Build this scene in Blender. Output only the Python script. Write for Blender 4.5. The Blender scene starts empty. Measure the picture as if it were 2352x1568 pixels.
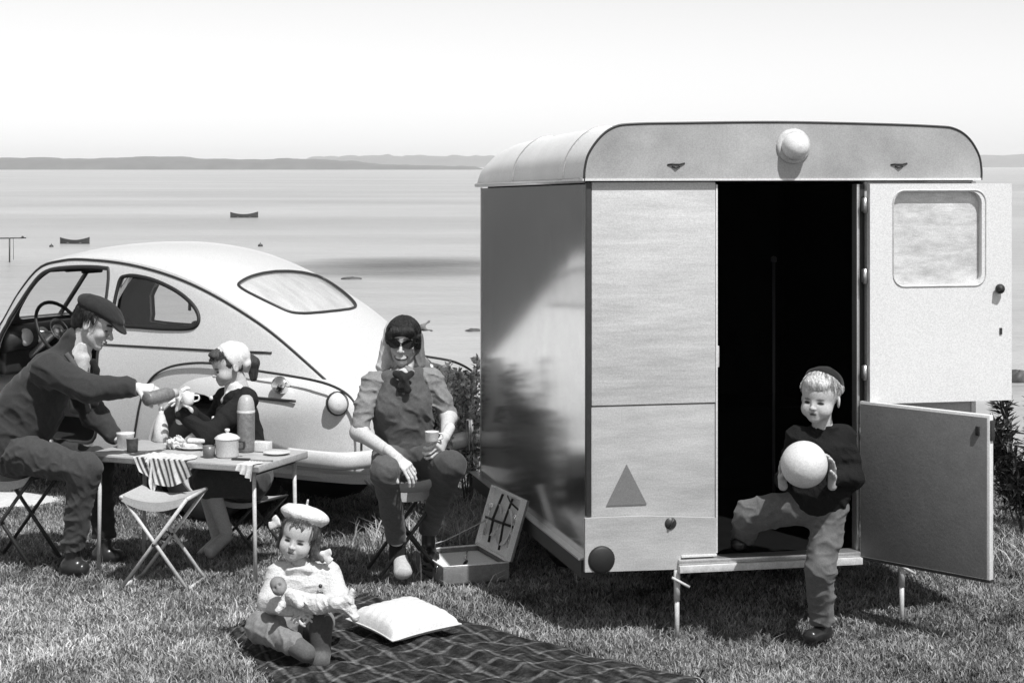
import bpy, bmesh, math, random
import numpy as np
from mathutils import Vector, Matrix, Euler

scene = bpy.context.scene
COL = scene.collection
random.seed(7)
RNG = np.random.default_rng(7)
R = math.radians

# ---------------------------------------------------------------- camera
CAM_H = 2.12
FPX = 4250.0                       # focal length in pixels of a 2352 px wide picture
HOR = 378.0                        # height of the horizon in that picture
cam_d = bpy.data.cameras.new('camera')
cam = bpy.data.objects.new('camera', cam_d)
COL.objects.link(cam)
cam.location = (0, 0, CAM_H)
cam.rotation_euler = (R(90), 0, 0)
cam_d.sensor_width = 36
cam_d.lens = FPX / 2352 * 36
cam_d.shift_y = -(784 - HOR) / 2352
cam_d.clip_start = .1
cam_d.clip_end = 30000
scene.camera = cam

# ---------------------------------------------------------------- sky and sun
SUN = Vector((.27, -.46, .845)).normalized()
world = bpy.data.worlds.new('World')
scene.world = world
world.use_nodes = True
nt = world.node_tree
bg = nt.nodes['Background']
sky = nt.nodes.new('ShaderNodeTexSky')
sky.sky_type = 'NISHITA'
sky.sun_disc = False
sky.sun_elevation = math.asin(SUN.z)
sky.sun_rotation = math.atan2(SUN.x, SUN.y)
sky.air_density = 1.0
sky.dust_density = 0.4
sky.ozone_density = 1.0
sp = nt.nodes.new('ShaderNodeSeparateColor')     # black and white film, most sensitive to green and blue
bw = nt.nodes.new('ShaderNodeMix')
bw.data_type = 'FLOAT'
bw.inputs[0].default_value = .1
nt.links.new(sky.outputs[0], sp.inputs[0])
nt.links.new(sp.outputs[1], bw.inputs[2])
nt.links.new(sp.outputs[2], bw.inputs[3])
nt.links.new(bw.outputs[0], bg.inputs[0])
bg.inputs[1].default_value = .135
sl = bpy.data.lights.new('sun', 'SUN')
sl.energy = 4.8
sl.angle = R(.5)
sl.color = (1, 1, 1)
so = bpy.data.objects.new('sun', sl)
COL.objects.link(so)
so.rotation_euler = SUN.to_track_quat('Z', 'Y').to_euler()
so.location = (0, 0, 20)
vs = scene.view_settings
vs.view_transform = 'Standard'
vs.look = 'None'
vs.exposure = 0.1
vs.gamma = 1.0
vs.use_curve_mapping = False
scene.cycles.max_bounces = 8
scene.cycles.volume_bounces = 2
scene.cycles.transparent_max_bounces = 12
scene.cycles.use_denoising = True

# ---------------------------------------------------------------- helpers
def P(u, v, y):
    """world point seen at picture position (u, v) at distance y"""
    return Vector(((u - 1176) / FPX * y, y, CAM_H - (v - HOR) / FPX * y))

def V(*a):
    return Vector(a)

def mat(name, v, rough=.6, metal=0., var=.12, scale=6., bump=0., bscale=40., coat=0., spec=.5,
        attr=False, stretch=(1, 1, 1), trans=0., detail=5., sheen=0., ior=1.5, grain=.13):
    m = bpy.data.materials.new(name)
    m.use_nodes = True
    n, L = m.node_tree.nodes, m.node_tree.links
    b = n['Principled BSDF']
    b.inputs['Roughness'].default_value = rough
    b.inputs['Metallic'].default_value = metal
    b.inputs['Coat Weight'].default_value = coat
    b.inputs['Coat Roughness'].default_value = .06
    b.inputs['Specular IOR Level'].default_value = spec
    b.inputs['Transmission Weight'].default_value = trans
    b.inputs['Sheen Weight'].default_value = sheen
    b.inputs['IOR'].default_value = ior
    tc = n.new('ShaderNodeTexCoord')
    mp = n.new('ShaderNodeMapping')
    mp.inputs['Scale'].default_value = stretch
    L.new(tc.outputs['Object'], mp.inputs[0])
    no = n.new('ShaderNodeTexNoise')
    no.inputs['Scale'].default_value = scale
    no.inputs['Detail'].default_value = detail
    no.inputs['Roughness'].default_value = .62
    L.new(mp.outputs[0], no.inputs['Vector'])
    mr = n.new('ShaderNodeMapRange')
    mr.inputs['From Min'].default_value = .25
    mr.inputs['From Max'].default_value = .75
    mr.inputs['To Min'].default_value = 1 - var
    mr.inputs['To Max'].default_value = 1 + var
    L.new(no.outputs['Fac'], mr.inputs[0])
    mu = n.new('ShaderNodeMath')
    mu.operation = 'MULTIPLY'
    L.new(mr.outputs[0], mu.inputs[0])
    if attr:
        at = n.new('ShaderNodeAttribute')
        at.attribute_name = 'Col'
        L.new(at.outputs['Fac'], mu.inputs[1])
    else:
        mu.inputs[1].default_value = v
    # fine speckle put into the base colour to imitate film grain
    g1 = n.new('ShaderNodeTexNoise')
    g1.inputs['Scale'].default_value = 150
    g1.inputs['Detail'].default_value = 2
    L.new(tc.outputs['Object'], g1.inputs['Vector'])
    g2 = n.new('ShaderNodeMapRange')
    g2.inputs['From Min'].default_value = .3
    g2.inputs['From Max'].default_value = .7
    g2.inputs['To Min'].default_value = 1 - grain
    g2.inputs['To Max'].default_value = 1 + grain
    L.new(g1.outputs['Fac'], g2.inputs[0])
    mg = n.new('ShaderNodeMath')
    mg.operation = 'MULTIPLY'
    L.new(mu.outputs[0], mg.inputs[0])
    L.new(g2.outputs[0], mg.inputs[1])
    L.new(mg.outputs[0], b.inputs['Base Color'])
    if bump:
        nb = n.new('ShaderNodeTexNoise')
        nb.inputs['Scale'].default_value = bscale
        nb.inputs['Detail'].default_value = 4
        L.new(mp.outputs[0], nb.inputs['Vector'])
        bp = n.new('ShaderNodeBump')
        bp.inputs['Strength'].default_value = bump
        bp.inputs['Distance'].default_value = .01
        L.new(nb.outputs['Fac'], bp.inputs['Height'])
        L.new(bp.outputs[0], b.inputs['Normal'])
    return m

class MB:
    """collects shapes into one mesh"""
    def __init__(s):
        s.v, s.f, s.sm, s.c = [], [], [], []

    def add(s, vs, fs, smooth=True, col=None):
        o = len(s.v)
        s.v += [tuple(p) for p in vs]
        s.f += [tuple(i + o for i in f) for f in fs]
        s.sm += [smooth] * len(fs)
        if col is not None:
            s.c += [0.] * (o - len(s.c)) + (list(col) if hasattr(col, '__len__') else [col] * len(vs))
        return s

    def box(s, c, size, rot=None, bev=0.):
        hx, hy, hz = [d / 2 for d in size]
        bm = bmesh.new()
        bmesh.ops.create_cube(bm, size=1, matrix=Matrix.Diagonal((hx * 2, hy * 2, hz * 2, 1)))
        if bev:
            bmesh.ops.bevel(bm, geom=bm.edges[:], offset=bev, segments=2, affect='EDGES', profile=.6)
        M = Matrix.Translation(Vector(c)) @ (rot.to_4x4() if rot is not None else Matrix())
        bm.verts.index_update()
        s.add([M @ v.co for v in bm.verts], [[v.index for v in f.verts] for f in bm.faces], bool(bev))
        bm.free()
        return s

    def tube(s, pts, r, n=8, cap=True, closed=False, flat=None, smooth=True):
        pts = [Vector(p) for p in pts]
        m = len(pts)
        rs = r if hasattr(r, '__len__') else [r] * m
        vs, fs = [], []
        prev = None
        for i, p in enumerate(pts):
            a = pts[(i - 1) % m] if (closed or i > 0) else p
            b = pts[(i + 1) % m] if (closed or i < m - 1) else p
            t = (b - a).normalized()
            if prev is None:
                w = t.orthogonal().normalized()
                if flat is not None:
                    w = Vector(flat[0])
                    w = (w - t * w.dot(t)).normalized()
            else:
                w = (prev - t * prev.dot(t)).normalized()
            prev = w
            q = t.cross(w)
            fl = flat[1] if flat is not None else 1.
            for k in range(n):
                an = 2 * math.pi * k / n
                vs.append(p + w * math.cos(an) * rs[i] + q * math.sin(an) * rs[i] * fl)
        for i in range(m if closed else m - 1):
            j = (i + 1) % m
            for k in range(n):
                l = (k + 1) % n
                fs.append((i * n + k, i * n + l, j * n + l, j * n + k))
        if cap and not closed:
            fs.append(tuple(range(n - 1, -1, -1)))
            fs.append(tuple((m - 1) * n + k for k in range(n)))
        return s.add(vs, fs, smooth)

    def lathe(s, prof, o=(0, 0, 0), ax=(0, 0, 1), n=20, smooth=True, sq=None):
        ax = Vector(ax).normalized()
        w = ax.orthogonal().normalized()
        q = ax.cross(w)
        o = Vector(o)
        vs, fs = [], []
        for (r, z) in prof:
            for k in range(n):
                an = 2 * math.pi * k / n
                vs.append(o + ax * z + (w * math.cos(an) + q * math.sin(an)) * max(r, 1e-5))
        for i in range(len(prof) - 1):
            for k in range(n):
                l = (k + 1) % n
                fs.append((i * n + k, i * n + l, (i + 1) * n + l, (i + 1) * n + k))
        return s.add(vs, fs, smooth)

    def grid(s, fn, nu, nv, smooth=True, flip=False, closeu=False):
        vs = [fn(i / (nu if closeu else nu - 1), j / (nv - 1)) for i in range(nu) for j in range(nv)]
        fs = []
        for i in range(nu if closeu else nu - 1):
            i2 = (i + 1) % nu
            for j in range(nv - 1):
                f = (i * nv + j, i2 * nv + j, i2 * nv + j + 1, i * nv + j + 1)
                fs.append(f[::-1] if flip else f)
        return s.add(vs, fs, smooth)

    def prism(s, poly, a, b, smooth=False):
        """poly: list of 3D points; extruded from offset a to offset b (vectors)"""
        a, b = Vector(a), Vector(b)
        n = len(poly)
        vs = [Vector(p) + a for p in poly] + [Vector(p) + b for p in poly]
        fs = [tuple(range(n))[::-1], tuple(range(n, 2 * n))]
        fs += [(i, (i + 1) % n, n + (i + 1) % n, n + i) for i in range(n)]
        return s.add(vs, fs, smooth)

    def mesh(s, name):
        me = bpy.data.meshes.new(name)
        me.from_pydata(s.v, [], s.f)
        me.polygons.foreach_set('use_smooth', s.sm)
        if s.c:
            s.c += [0.] * (len(s.v) - len(s.c))
            at = me.attributes.new('Col', 'FLOAT', 'POINT')
            at.data.foreach_set('value', s.c)
        me.update()
        return me

def recalc(me):
    bm = bmesh.new()
    bm.from_mesh(me)
    bmesh.ops.recalc_face_normals(bm, faces=bm.faces)
    bm.to_mesh(me)
    bm.free()

def tag(o, label=None, cat=None, group=None, kind=None):
    for k, x in (('label', label), ('category', cat), ('group', group), ('kind', kind)):
        if x:
            o[k] = x
    return o

def thing(name, label, cat, loc=(0, 0, 0), rotz=0., group=None):
    o = bpy.data.objects.new(name, None)
    o.empty_display_size = .1
    COL.objects.link(o)
    o.location = loc
    o.rotation_euler = (0, 0, rotz)
    return tag(o, label, cat, group)

def obj(name, mb, m, parent=None, world=False, norm=True, sharp=None):
    me = mb.mesh(name) if isinstance(mb, MB) else mb
    me.name = name
    if norm:
        recalc(me)
    if sharp:
        me.set_sharp_from_angle(angle=R(sharp))
    o = bpy.data.objects.new(name, me)
    COL.objects.link(o)
    if m is not None:
        me.materials.append(m)
    if parent is not None:
        o.parent = parent
        if world:
            o.matrix_parent_inverse = (Matrix.Translation(parent.location) @ parent.rotation_euler.to_matrix().to_4x4()).inverted()
    return o

def interp(x, tab):
    xs = [t[0] for t in tab]
    ys = [t[1] for t in tab]
    return float(np.interp(x, xs, ys))

def smoothtab(tab, n=200):
    """Catmull-Rom style smooth table"""
    xs = np.array([t[0] for t in tab], float)
    ys = np.array([t[1] for t in tab], float)
    d = np.gradient(ys, xs)
    X = np.linspace(xs[0], xs[-1], n)
    i = np.clip(np.searchsorted(xs, X) - 1, 0, len(xs) - 2)
    h = xs[i + 1] - xs[i]
    t = (X - xs[i]) / h
    Y = (2 * t**3 - 3 * t**2 + 1) * ys[i] + (t**3 - 2 * t**2 + t) * h * d[i] + (-2 * t**3 + 3 * t**2) * ys[i + 1] + (t**3 - t**2) * h * d[i + 1]
    return list(zip(X, Y))

def rrect(x0, x1, z0, z1, r, k=5):
    pts = []
    for cx, cz, a0 in ((x1 - r, z1 - r, 0), (x0 + r, z1 - r, 90), (x0 + r, z0 + r, 180), (x1 - r, z0 + r, 270)):
        for i in range(k + 1):
            a = R(a0 + 90 * i / k)
            pts.append((cx + r * math.cos(a), cz + r * math.sin(a)))
    return pts

def spline(pts, n=8, closed=False):
    """Catmull-Rom through points"""
    pts = [Vector(p) for p in pts]
    m = len(pts)
    out = []
    for i in range(m if closed else m - 1):
        def g(k):
            return pts[k % m] if closed else pts[min(max(k, 0), m - 1)]
        a, b, c, d = g(i - 1), g(i), g(i + 1), g(i + 2)
        for j in range(n):
            t = j / n
            out.append(.5 * ((2 * b) + (c - a) * t + (2 * a - 5 * b + 4 * c - d) * t * t + (3 * b - a - 3 * c + d) * t**3))
    if not closed:
        out.append(pts[-1])
    return out

# ---------------------------------------------------------------- materials
M_PANEL = mat('caravan_light_paint', .40, .42, var=.19, scale=5, bump=.08, bscale=30, stretch=(.6, 1, 3))
M_PLY = mat('caravan_panel_paint', .51, .45, var=.18, scale=4, bump=.3, bscale=8, stretch=(.5, 1, 3))
M_ROOFEND = mat('roof_end_paint', .36, .45, var=.26, scale=3, bump=.05, bscale=25)
M_ROOF = mat('roof_paint', .8, .45, var=.1, scale=3, bump=.05, bscale=25)
M_GLOSS = mat('polished_side_sheet', .56, .13, metal=.92, var=.10, scale=7, bump=.012, bscale=2.5)
M_GREYDOOR = mat('grey_hardboard', .15, .6, var=.12, scale=14, bump=.1, bscale=60)
M_TRIM = mat('aluminium_trim', .6, .35, metal=.8, var=.1, scale=20)
M_STEEL = mat('painted_steel', .5, .4, var=.2, scale=30)
M_DARKM = mat('dark_metal', .03, .45, var=.2, scale=30)
M_BLACK = mat('black_rubber', .012, .6, var=.2, scale=30)
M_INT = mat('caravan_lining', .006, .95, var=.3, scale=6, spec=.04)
M_WHITE = mat('white_enamel', .66, .3, var=.04, scale=20)
M_CHROME = mat('chrome', .75, .16, metal=1., var=.05, scale=10)
M_CARIN = mat('car_lining', .05, .8, var=.3, scale=9)
M_BUMPER = mat('bumper_lit_tone', .62, .25, var=.08, scale=12, coat=.5)  # pale tone stands in for the shine of sunlit chrome
M_CAR = mat('car_paint', .60, .35, var=.03, scale=3, coat=.5)
M_GREYTRI = mat('triangle_reflector', .17, .4, var=.08, scale=40)
M_CANVAS = mat('stool_canvas', .4, .8, var=.12, scale=60, bump=.2, bscale=300)
M_WOOD = mat('table_board', .4, .5, var=.18, scale=9, stretch=(1, 5, 5))
M_CLOTHW = mat('white_cloth', .6, .85, var=.06, scale=20, bump=.15, bscale=90, sheen=.2)

def glass_mat():
    m = bpy.data.materials.new('window_glass')
    m.use_nodes = True
    n, L = m.node_tree.nodes, m.node_tree.links
    n.remove(n['Principled BSDF'])
    tr = n.new('ShaderNodeBsdfTransparent')
    tr.inputs[0].default_value = (.9, .9, .9, 1)
    gl = n.new('ShaderNodeBsdfGlossy')
    gl.inputs['Roughness'].default_value = .02
    mx = n.new('ShaderNodeMixShader')
    mx.inputs[0].default_value = .09
    L.new(tr.outputs[0], mx.inputs[1])
    L.new(gl.outputs[0], mx.inputs[2])
    L.new(mx.outputs[0], n['Material Output'].inputs[0])
    return m
M_GLASS = glass_mat()
# ================================================================ the setting
def gh(x, y):
    """height of the grass terrace; falls to the shore beyond it"""
    x = np.asarray(x, float)
    y = np.asarray(y, float)
    z = .012 * np.sin(x * 1.7 + 1) * np.sin(y * 1.3) - .045 * np.exp(-((x - 1.2)**2 / 1.2 + (y - 8.3)**2 / .5))
    e = 13.6 + .35 * np.sin(x * 1.1 + .4) + .2 * np.sin(x * 2.9)
    t = np.clip((y - e) / 14, 0, 1)
    return z - 8.6 * (t * t * (3 - 2 * t)) ** .8

def ground():
    ys = np.concatenate([np.linspace(-40, 6, 24), np.linspace(6.2, 14, 90), np.linspace(14.2, 30, 60), np.geomspace(31, 9000, 26)])
    xs = np.concatenate([-np.geomspace(6000, 6, 26), np.linspace(-5.9, 5.9, 120), np.geomspace(6, 6000, 26)])
    X, Y = np.meshgrid(xs, ys, indexing='ij')
    Z = gh(X, Y)
    nv = len(ys)
    vs = np.stack([X.ravel(), Y.ravel(), Z.ravel()], 1)
    fs = [(i * nv + j, (i + 1) * nv + j, (i + 1) * nv + j + 1, i * nv + j + 1) for i in range(len(xs) - 1) for j in range(nv - 1)]
    mb = MB()
    mb.add(vs.tolist(), fs)
    m = mat('turf_soil', .09, .95, var=.55, scale=9, bump=.6, bscale=50, detail=8)
    tag(obj('ground', mb, m, norm=False), kind='structure')
ground()

WZ = -6.5
def water():
    m = bpy.data.materials.new('sea_water')
    m.use_nodes = True
    n, L = m.node_tree.nodes, m.node_tree.links
    b = n['Principled BSDF']
    b.inputs['Roughness'].default_value = .28
    b.inputs['IOR'].default_value = 1.33
    b.inputs['Specular IOR Level'].default_value = 1.0
    tc = n.new('ShaderNodeTexCoord')
    def noise(sc, det, st):
        mp = n.new('ShaderNodeMapping')
        mp.inputs['Scale'].default_value = st
        L.new(tc.outputs['Object'], mp.inputs[0])
        t = n.new('ShaderNodeTexNoise')
        t.inputs['Scale'].default_value = sc
        t.inputs['Detail'].default_value = det
        L.new(mp.outputs[0], t.inputs['Vector'])
        return t
    a = noise(.02, 6, (.35, 1, 1))
    r = n.new('ShaderNodeMapRange')
    r.inputs['From Min'].default_value = .3
    r.inputs['From Max'].default_value = .7
    r.inputs['To Min'].default_value = .29
    r.inputs['To Max'].default_value = .44
    L.new(a.outputs['Fac'], r.inputs[0])
    # dark weed bed in the shallows (a patch with its own place on the sea floor)
    sep = n.new('ShaderNodeSeparateXYZ')
    L.new(tc.outputs['Object'], sep.inputs[0])
    def sub(o, c, s):
        q = n.new('ShaderNodeMath'); q.operation = 'SUBTRACT'; L.new(o, q.inputs[0]); q.inputs[1].default_value = c
        w = n.new('ShaderNodeMath'); w.operation = 'DIVIDE'; L.new(q.outputs[0], w.inputs[0]); w.inputs[1].default_value = s
        p = n.new('ShaderNodeMath'); p.operation = 'POWER'; L.new(w.outputs[0], p.inputs[0]); p.inputs[1].default_value = 2
        return p.outputs[0]
    ad = n.new('ShaderNodeMath'); ad.operation = 'ADD'
    L.new(sub(sep.outputs['X'], -8.5, 11.5), ad.inputs[0])
    L.new(sub(sep.outputs['Y'], 157, 18), ad.inputs[1])
    c2 = noise(.12, 6, (.4, 1, 1))
    a2 = n.new('ShaderNodeMath'); a2.operation = 'ADD'
    L.new(ad.outputs[0], a2.inputs[0]); L.new(c2.outputs['Fac'], a2.inputs[1])
    pr = n.new('ShaderNodeMapRange')
    pr.inputs['From Min'].default_value = .5
    pr.inputs['From Max'].default_value = 1.7
    pr.inputs['To Min'].default_value = .08
    pr.inputs['To Max'].default_value = 1
    L.new(a2.outputs[0], pr.inputs[0])
    mu = n.new('ShaderNodeMath'); mu.operation = 'MULTIPLY'
    L.new(r.outputs[0], mu.inputs[0]); L.new(pr.outputs[0], mu.inputs[1])
    rp = noise(.55, 6, (.25, 1, 1))
    r2 = n.new('ShaderNodeMapRange')
    r2.inputs['From Min'].default_value = .3
    r2.inputs['From Max'].default_value = .7
    r2.inputs['To Min'].default_value = .91
    r2.inputs['To Max'].default_value = 1.09
    L.new(rp.outputs['Fac'], r2.inputs[0])
    m3 = n.new('ShaderNodeMath'); m3.operation = 'MULTIPLY'
    L.new(mu.outputs[0], m3.inputs[0]); L.new(r2.outputs[0], m3.inputs[1])
    L.new(m3.outputs[0], b.inputs['Base Color'])
    w1 = noise(1.6, 8, (.45, 1, 1))
    bp = n.new('ShaderNodeBump')
    bp.inputs['Strength'].default_value = .9
    bp.inputs['Distance'].default_value = .3
    L.new(w1.outputs['Fac'], bp.inputs['Height'])
    L.new(bp.outputs[0], b.inputs['Normal'])
    mb = MB()
    mb.grid(lambda i, j: (-7000 + 14000 * i, 16 + 7500 * j ** 3, WZ), 12, 30)
    tag(obj('water', mb, m), kind='structure')
water()

def hill(name, pts, dist, depth, v):
    """wooded far shore: (u, height) outline at a distance, rounded backwards"""
    mb = MB()
    us = np.linspace(pts[0][0], pts[-1][0], 260)
    hs = np.interp(us, [p[0] for p in pts], [p[1] for p in pts])
    hs = hs + RNG.normal(0, .05, len(us)) * hs + .06 * hs * np.sin(us * .11) * np.sin(us * .037 + 1)
    nb = 9
    def fn(i, j):
        k = int(round(i * 259))
        a = math.pi * j
        y = dist + depth * (1 - math.cos(a)) / 2
        x = (us[k] - 1176) / FPX * dist
        return (x, y, WZ - 1 + (max(hs[k], 0) + 1) * math.sin(a) ** .5)
    mb.grid(fn, 260, nb)
    m = mat(name + '_woods', v, .95, var=.6, scale=.03, stretch=(1, 1, 2), detail=8)
    return tag(obj(name, mb, m), kind='structure')
hill('wooded_headland', [(-900, 17), (-300, 18), (0, 20), (120, 17.5), (200, 19), (285, 23), (340, 21), (420, 18), (470, 18.5), (540, 17), (620, 18.5), (700, 17), (780, 15), (850, 9), (960, 7), (1080, 5.5), (1105, 0)], 3050, 500, .05)
hill('far_ridge', [(560, 0), (640, 18), (720, 34), (820, 38), (1000, 36), (1300, 38), (1700, 40), (2100, 38), (2250, 34), (2420, 38), (3000, 42), (3600, 20)], 5600, 600, .05)

# haze over the sea
hz = MB()
hz.box((0, 3600, 13), (15000, 7400, 44))
hm = bpy.data.materials.new('sea_haze')
hm.use_nodes = True
hn = hm.node_tree.nodes
hn.remove(hn['Principled BSDF'])
pv = hn.new('ShaderNodeVolumePrincipled')
pv.inputs['Color'].default_value = (.99, .99, .99, 1)
pv.inputs['Density'].default_value = .00016
pv.inputs['Anisotropy'].default_value = .1
hm.node_tree.links.new(pv.outputs[0], hn['Material Output'].inputs['Volume'])
tag(obj('haze', hz, hm), kind='stuff')

# ---------------------------------------------------------------- grass
def grass_mesh(name, X, Y, Hm, Wm, val, lean=.5, rng=RNG):
    """one triangle-and-quad blade per point"""
    n = len(X)
    Z = gh(X, Y)
    a = rng.uniform(0, 2 * np.pi, n)
    b = rng.uniform(0, 2 * np.pi, n)
    h = Hm * rng.uniform(.5, 1.25, n)
    w = Wm * rng.uniform(.6, 1.3, n)
    le = h * rng.uniform(.2, 1.6, n) * lean
    wx, wy = np.cos(a) * w, np.sin(a) * w
    lx, ly = np.cos(b) * le, np.sin(b) * le
    v = np.empty((n, 5, 3), np.float32)
    v[:, 0] = np.stack([X - wx, Y - wy, Z - .01], 1)
    v[:, 1] = np.stack([X + wx, Y + wy, Z - .01], 1)
    v[:, 2] = np.stack([X - wx * .8 + lx * .35, Y - wy * .8 + ly * .35, Z + h * .6], 1)
    v[:, 3] = np.stack([X + wx * .8 + lx * .35, Y + wy * .8 + ly * .35, Z + h * .6], 1)
    v[:, 4] = np.stack([X + lx, Y + ly, Z + h * .95], 1)
    base = np.arange(n)[:, None] * 5
    f4 = base + np.array([0, 1, 3, 2])
    f3 = base + np.array([2, 3, 4])
    me = bpy.data.meshes.new(name)
    me.vertices.add(n * 5)
    me.vertices.foreach_set('co', v.ravel())
    loops = np.concatenate([f4, f3], 1).ravel()
    me.loops.add(len(loops))
    me.loops.foreach_set('vertex_index', loops.astype(np.int32))
    me.polygons.add(n * 2)
    st = (np.arange(n)[:, None] * 7 + np.array([0, 4])).ravel()
    me.polygons.foreach_set('loop_start', st.astype(np.int32))
    me.update(calc_edges=True)
    at = me.attributes.new('Col', 'FLOAT', 'POINT')
    at.data.foreach_set('value', np.repeat(val, 5).astype(np.float32))
    return me

def patchy(X, Y, s, seed):
    r = np.random.default_rng(seed)
    o = np.zeros_like(X)
    for k in range(7):
        a = r.uniform(0, 6.28)
        fq = s * r.uniform(.6, 2.2)
        o += np.sin((X * np.cos(a) + Y * np.sin(a)) * fq + r.uniform(0, 6.28) + 1.5 * np.sin((X * np.sin(a) - Y * np.cos(a)) * fq * .7))
    return o / 7

def point():
    """wooded point of land left of the view, mirrored in the caravan's side"""
    r = np.random.default_rng(3)
    ni, nj = 190, 300
    I, J = np.meshgrid(np.linspace(0, 1, ni), np.linspace(0, 1, nj), indexing='ij')
    X, Y = -190 + 172 * I + r.normal(0, .25, I.shape), 48 + 270 * J + r.normal(0, .25, I.shape)
    E = np.clip((-.305 * Y - 1.5 - X) / 5, 0, 1) * np.clip(J / .03, 0, 1) * np.clip(I / .1, 0, 1) * np.clip((1 - J) / .1, 0, 1)
    H = 9.2 + 1.6 * patchy(X, Y, .09, 41)
    for k, (wl, am) in enumerate(((6.5, 2.2), (3.6, 1.5), (2.2, .9))):      # rounded tree crowns
        H = H + am * (1 - np.abs(np.sin(X * 6.28 / wl / 2 + 2 * patchy(X, Y, .3, 50 + k)) * np.sin(Y * 6.28 / wl / 2 + 2 * patchy(X, Y, .3, 60 + k)))) - am * .6
    H = H + r.normal(0, .35, H.shape)
    Z = WZ - 1 + E ** .5 * H
    vs = np.stack([X.ravel(), Y.ravel(), Z.ravel()], 1).tolist()
    fs = [(i * nj + j, (i + 1) * nj + j, (i + 1) * nj + j + 1, i * nj + j + 1) for i in range(ni - 1) for j in range(nj - 1)]
    mb = MB()
    mb.add(vs, fs, True)
    m = mat('point_woods', .05, .95, var=.6, scale=.4, detail=8)
    tag(obj('wooded_point', mb, m), kind='structure')
point()

M_GRASS = mat('grass_blades', .1, .7, var=.15, scale=3, attr=True, spec=.3)
M_LEAF = mat('leaves', .08, .55, var=.2, scale=5, attr=True, spec=.4)

def sand_mask(X, Y):
    return (((X + 3.3) / .42) ** 2 + ((Y - 11.65) / .33) ** 2 + .25 * np.sin(X * 9) * np.sin(Y * 11)) < 1

def rug_mask(X, Y):
    q = [(-1.33, 8.40), (-.72, 9.10), (.82, 7.66), (-.45, 6.30)]
    m = np.ones(X.shape, bool)
    for i in range(4):
        (x0, y0), (x1, y1) = q[i], q[(i + 1) % 4]
        m &= ((x1 - x0) * (Y - y0) - (y1 - y0) * (X - x0)) < -.012
    return m

def case_mask(X, Y):
    # under the picnic case
    c, s = math.cos(R(20.7)), math.sin(R(20.7))
    a, b = (X + .345) * c + (Y - 9.29) * s, -(X + .345) * s + (Y - 9.29) * c
    return (a > -.01) & (a < .37) & (b > -.01) & (b < .47)

def lawn():
    n = 560000
    y = np.sqrt(RNG.uniform(6.9**2, 14.2**2, n))
    x = RNG.uniform(-.33, .34, n) * y
    near = RNG.uniform(0, 1, n) < np.clip(8.2 / y, .45, 1) ** 1.0
    m2 = 190000                                   # the lawn goes on to either side, a little thinner
    x2, y2 = RNG.uniform(-6.5, 6.5, m2), RNG.uniform(4.2, 14, m2)
    out_ = (np.abs(x2) > .33 * y2) | (y2 < 6.9)
    x, y = np.concatenate([x, x2]), np.concatenate([y, y2])
    near = np.concatenate([near, out_])
    keep = near & ~sand_mask(x, y) & ~rug_mask(x, y) & ~case_mask(x, y)
    x, y = x[keep], y[keep]
    p = patchy(x, y, 5, 1) + .7 * patchy(x, y, 16, 2)
    val = np.clip(.205 + .165 * p + RNG.normal(0, .095, len(x)), .015, .75)
    dry = np.exp(-((x + 2.0) / 1.5) ** 2 - ((y - 8.3) / .75) ** 2)            # trodden, sun-bleached turf
    val = val * (1 + .55 * dry) + .05 * dry
    h = .019 + .009 * patchy(x, y, 4, 3) + .008 * RNG.random(len(x)) + .02 * (RNG.random(len(x)) < .03)
    h = np.maximum(h, .008)
    # worn, shorter by the rug; longer towards the bank
    h = h * (1 + 1.0 * np.clip((y - 12) / 2, 0, 1))
    me = grass_mesh('grass', x, y, h, .0027 + 0 * h, val, lean=1.1)
    tag(obj('grass', me, M_GRASS, norm=False), kind='stuff')
lawn()

# pale bare sand behind the stool by the car
def sand():
    mb = MB()
    def fn(i, j):
        a = 2 * math.pi * i
        r = j * (1 + .12 * math.sin(3 * a + 1) + .07 * math.sin(7 * a))
        x, y = -3.3 + .44 * r * math.cos(a), 11.65 + .35 * r * math.sin(a)
        return (x, y, float(gh(x, y)) + .012 - .008 * j)
    mb.grid(fn, 48, 10, closeu=True)
    m = mat('dry_sand', .55, .9, var=.2, scale=30, bump=.4, bscale=120)
    tag(obj('sand', mb, m), kind='structure')
sand()
# ================================================================ the caravan
CO = V(.345, 8.4, 0)
CROT = math.atan2(.21, .978)
cv = thing('caravan', 'small boxy caravan with pale rear, glossy dark side and open split rear door', 'caravan', CO, CROT)
W, LN, ZB, ZT = 1.885, 2.5, .30, 2.04

def cbox(name, m, x0, x1, y0, y1, z0, z1, bev=.004, parent=None):
    mb = MB()
    mb.box(((x0 + x1) / 2, (y0 + y1) / 2, (z0 + z1) / 2), (x1 - x0, y1 - y0, z1 - z0), bev=bev)
    return obj(name, mb, m, parent or cv, sharp=40)

# left side: one big glossy sheet, a little bowed and wavy
def side(x, sgn):
    mb = MB()
    def fn(i, j):
        y = .012 + (LN - .024) * i
        z = ZB - .02 + (ZT + .01 - ZB - .05 * i) * j
        e = min(1, 8 * i, 8 * (1 - i), 8 * j, 8 * (1 - j))
        b = .004 + e * (.006 * math.sin(6 * i + 4 * j) * math.sin(5 * j + 1) + .003 * math.sin(9 * j + 2 + 4 * i))
        return (x + sgn * b, y, z)
    mb.grid(fn, 40, 40)
    def fi(i, j):
        p = fn(i, j)
        return (x - sgn * .03, p[1], p[2])
    mb.grid(fi, 4, 4)
    return obj('side_panel', mb, M_GLOSS, cv)
tag(side(.0, -1), 'glossy dark left side that mirrors the car')
side(W, 1)
cbox('front_wall', M_GLOSS, .01, W - .01, LN - .03, LN, ZB, ZT - .06)
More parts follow.
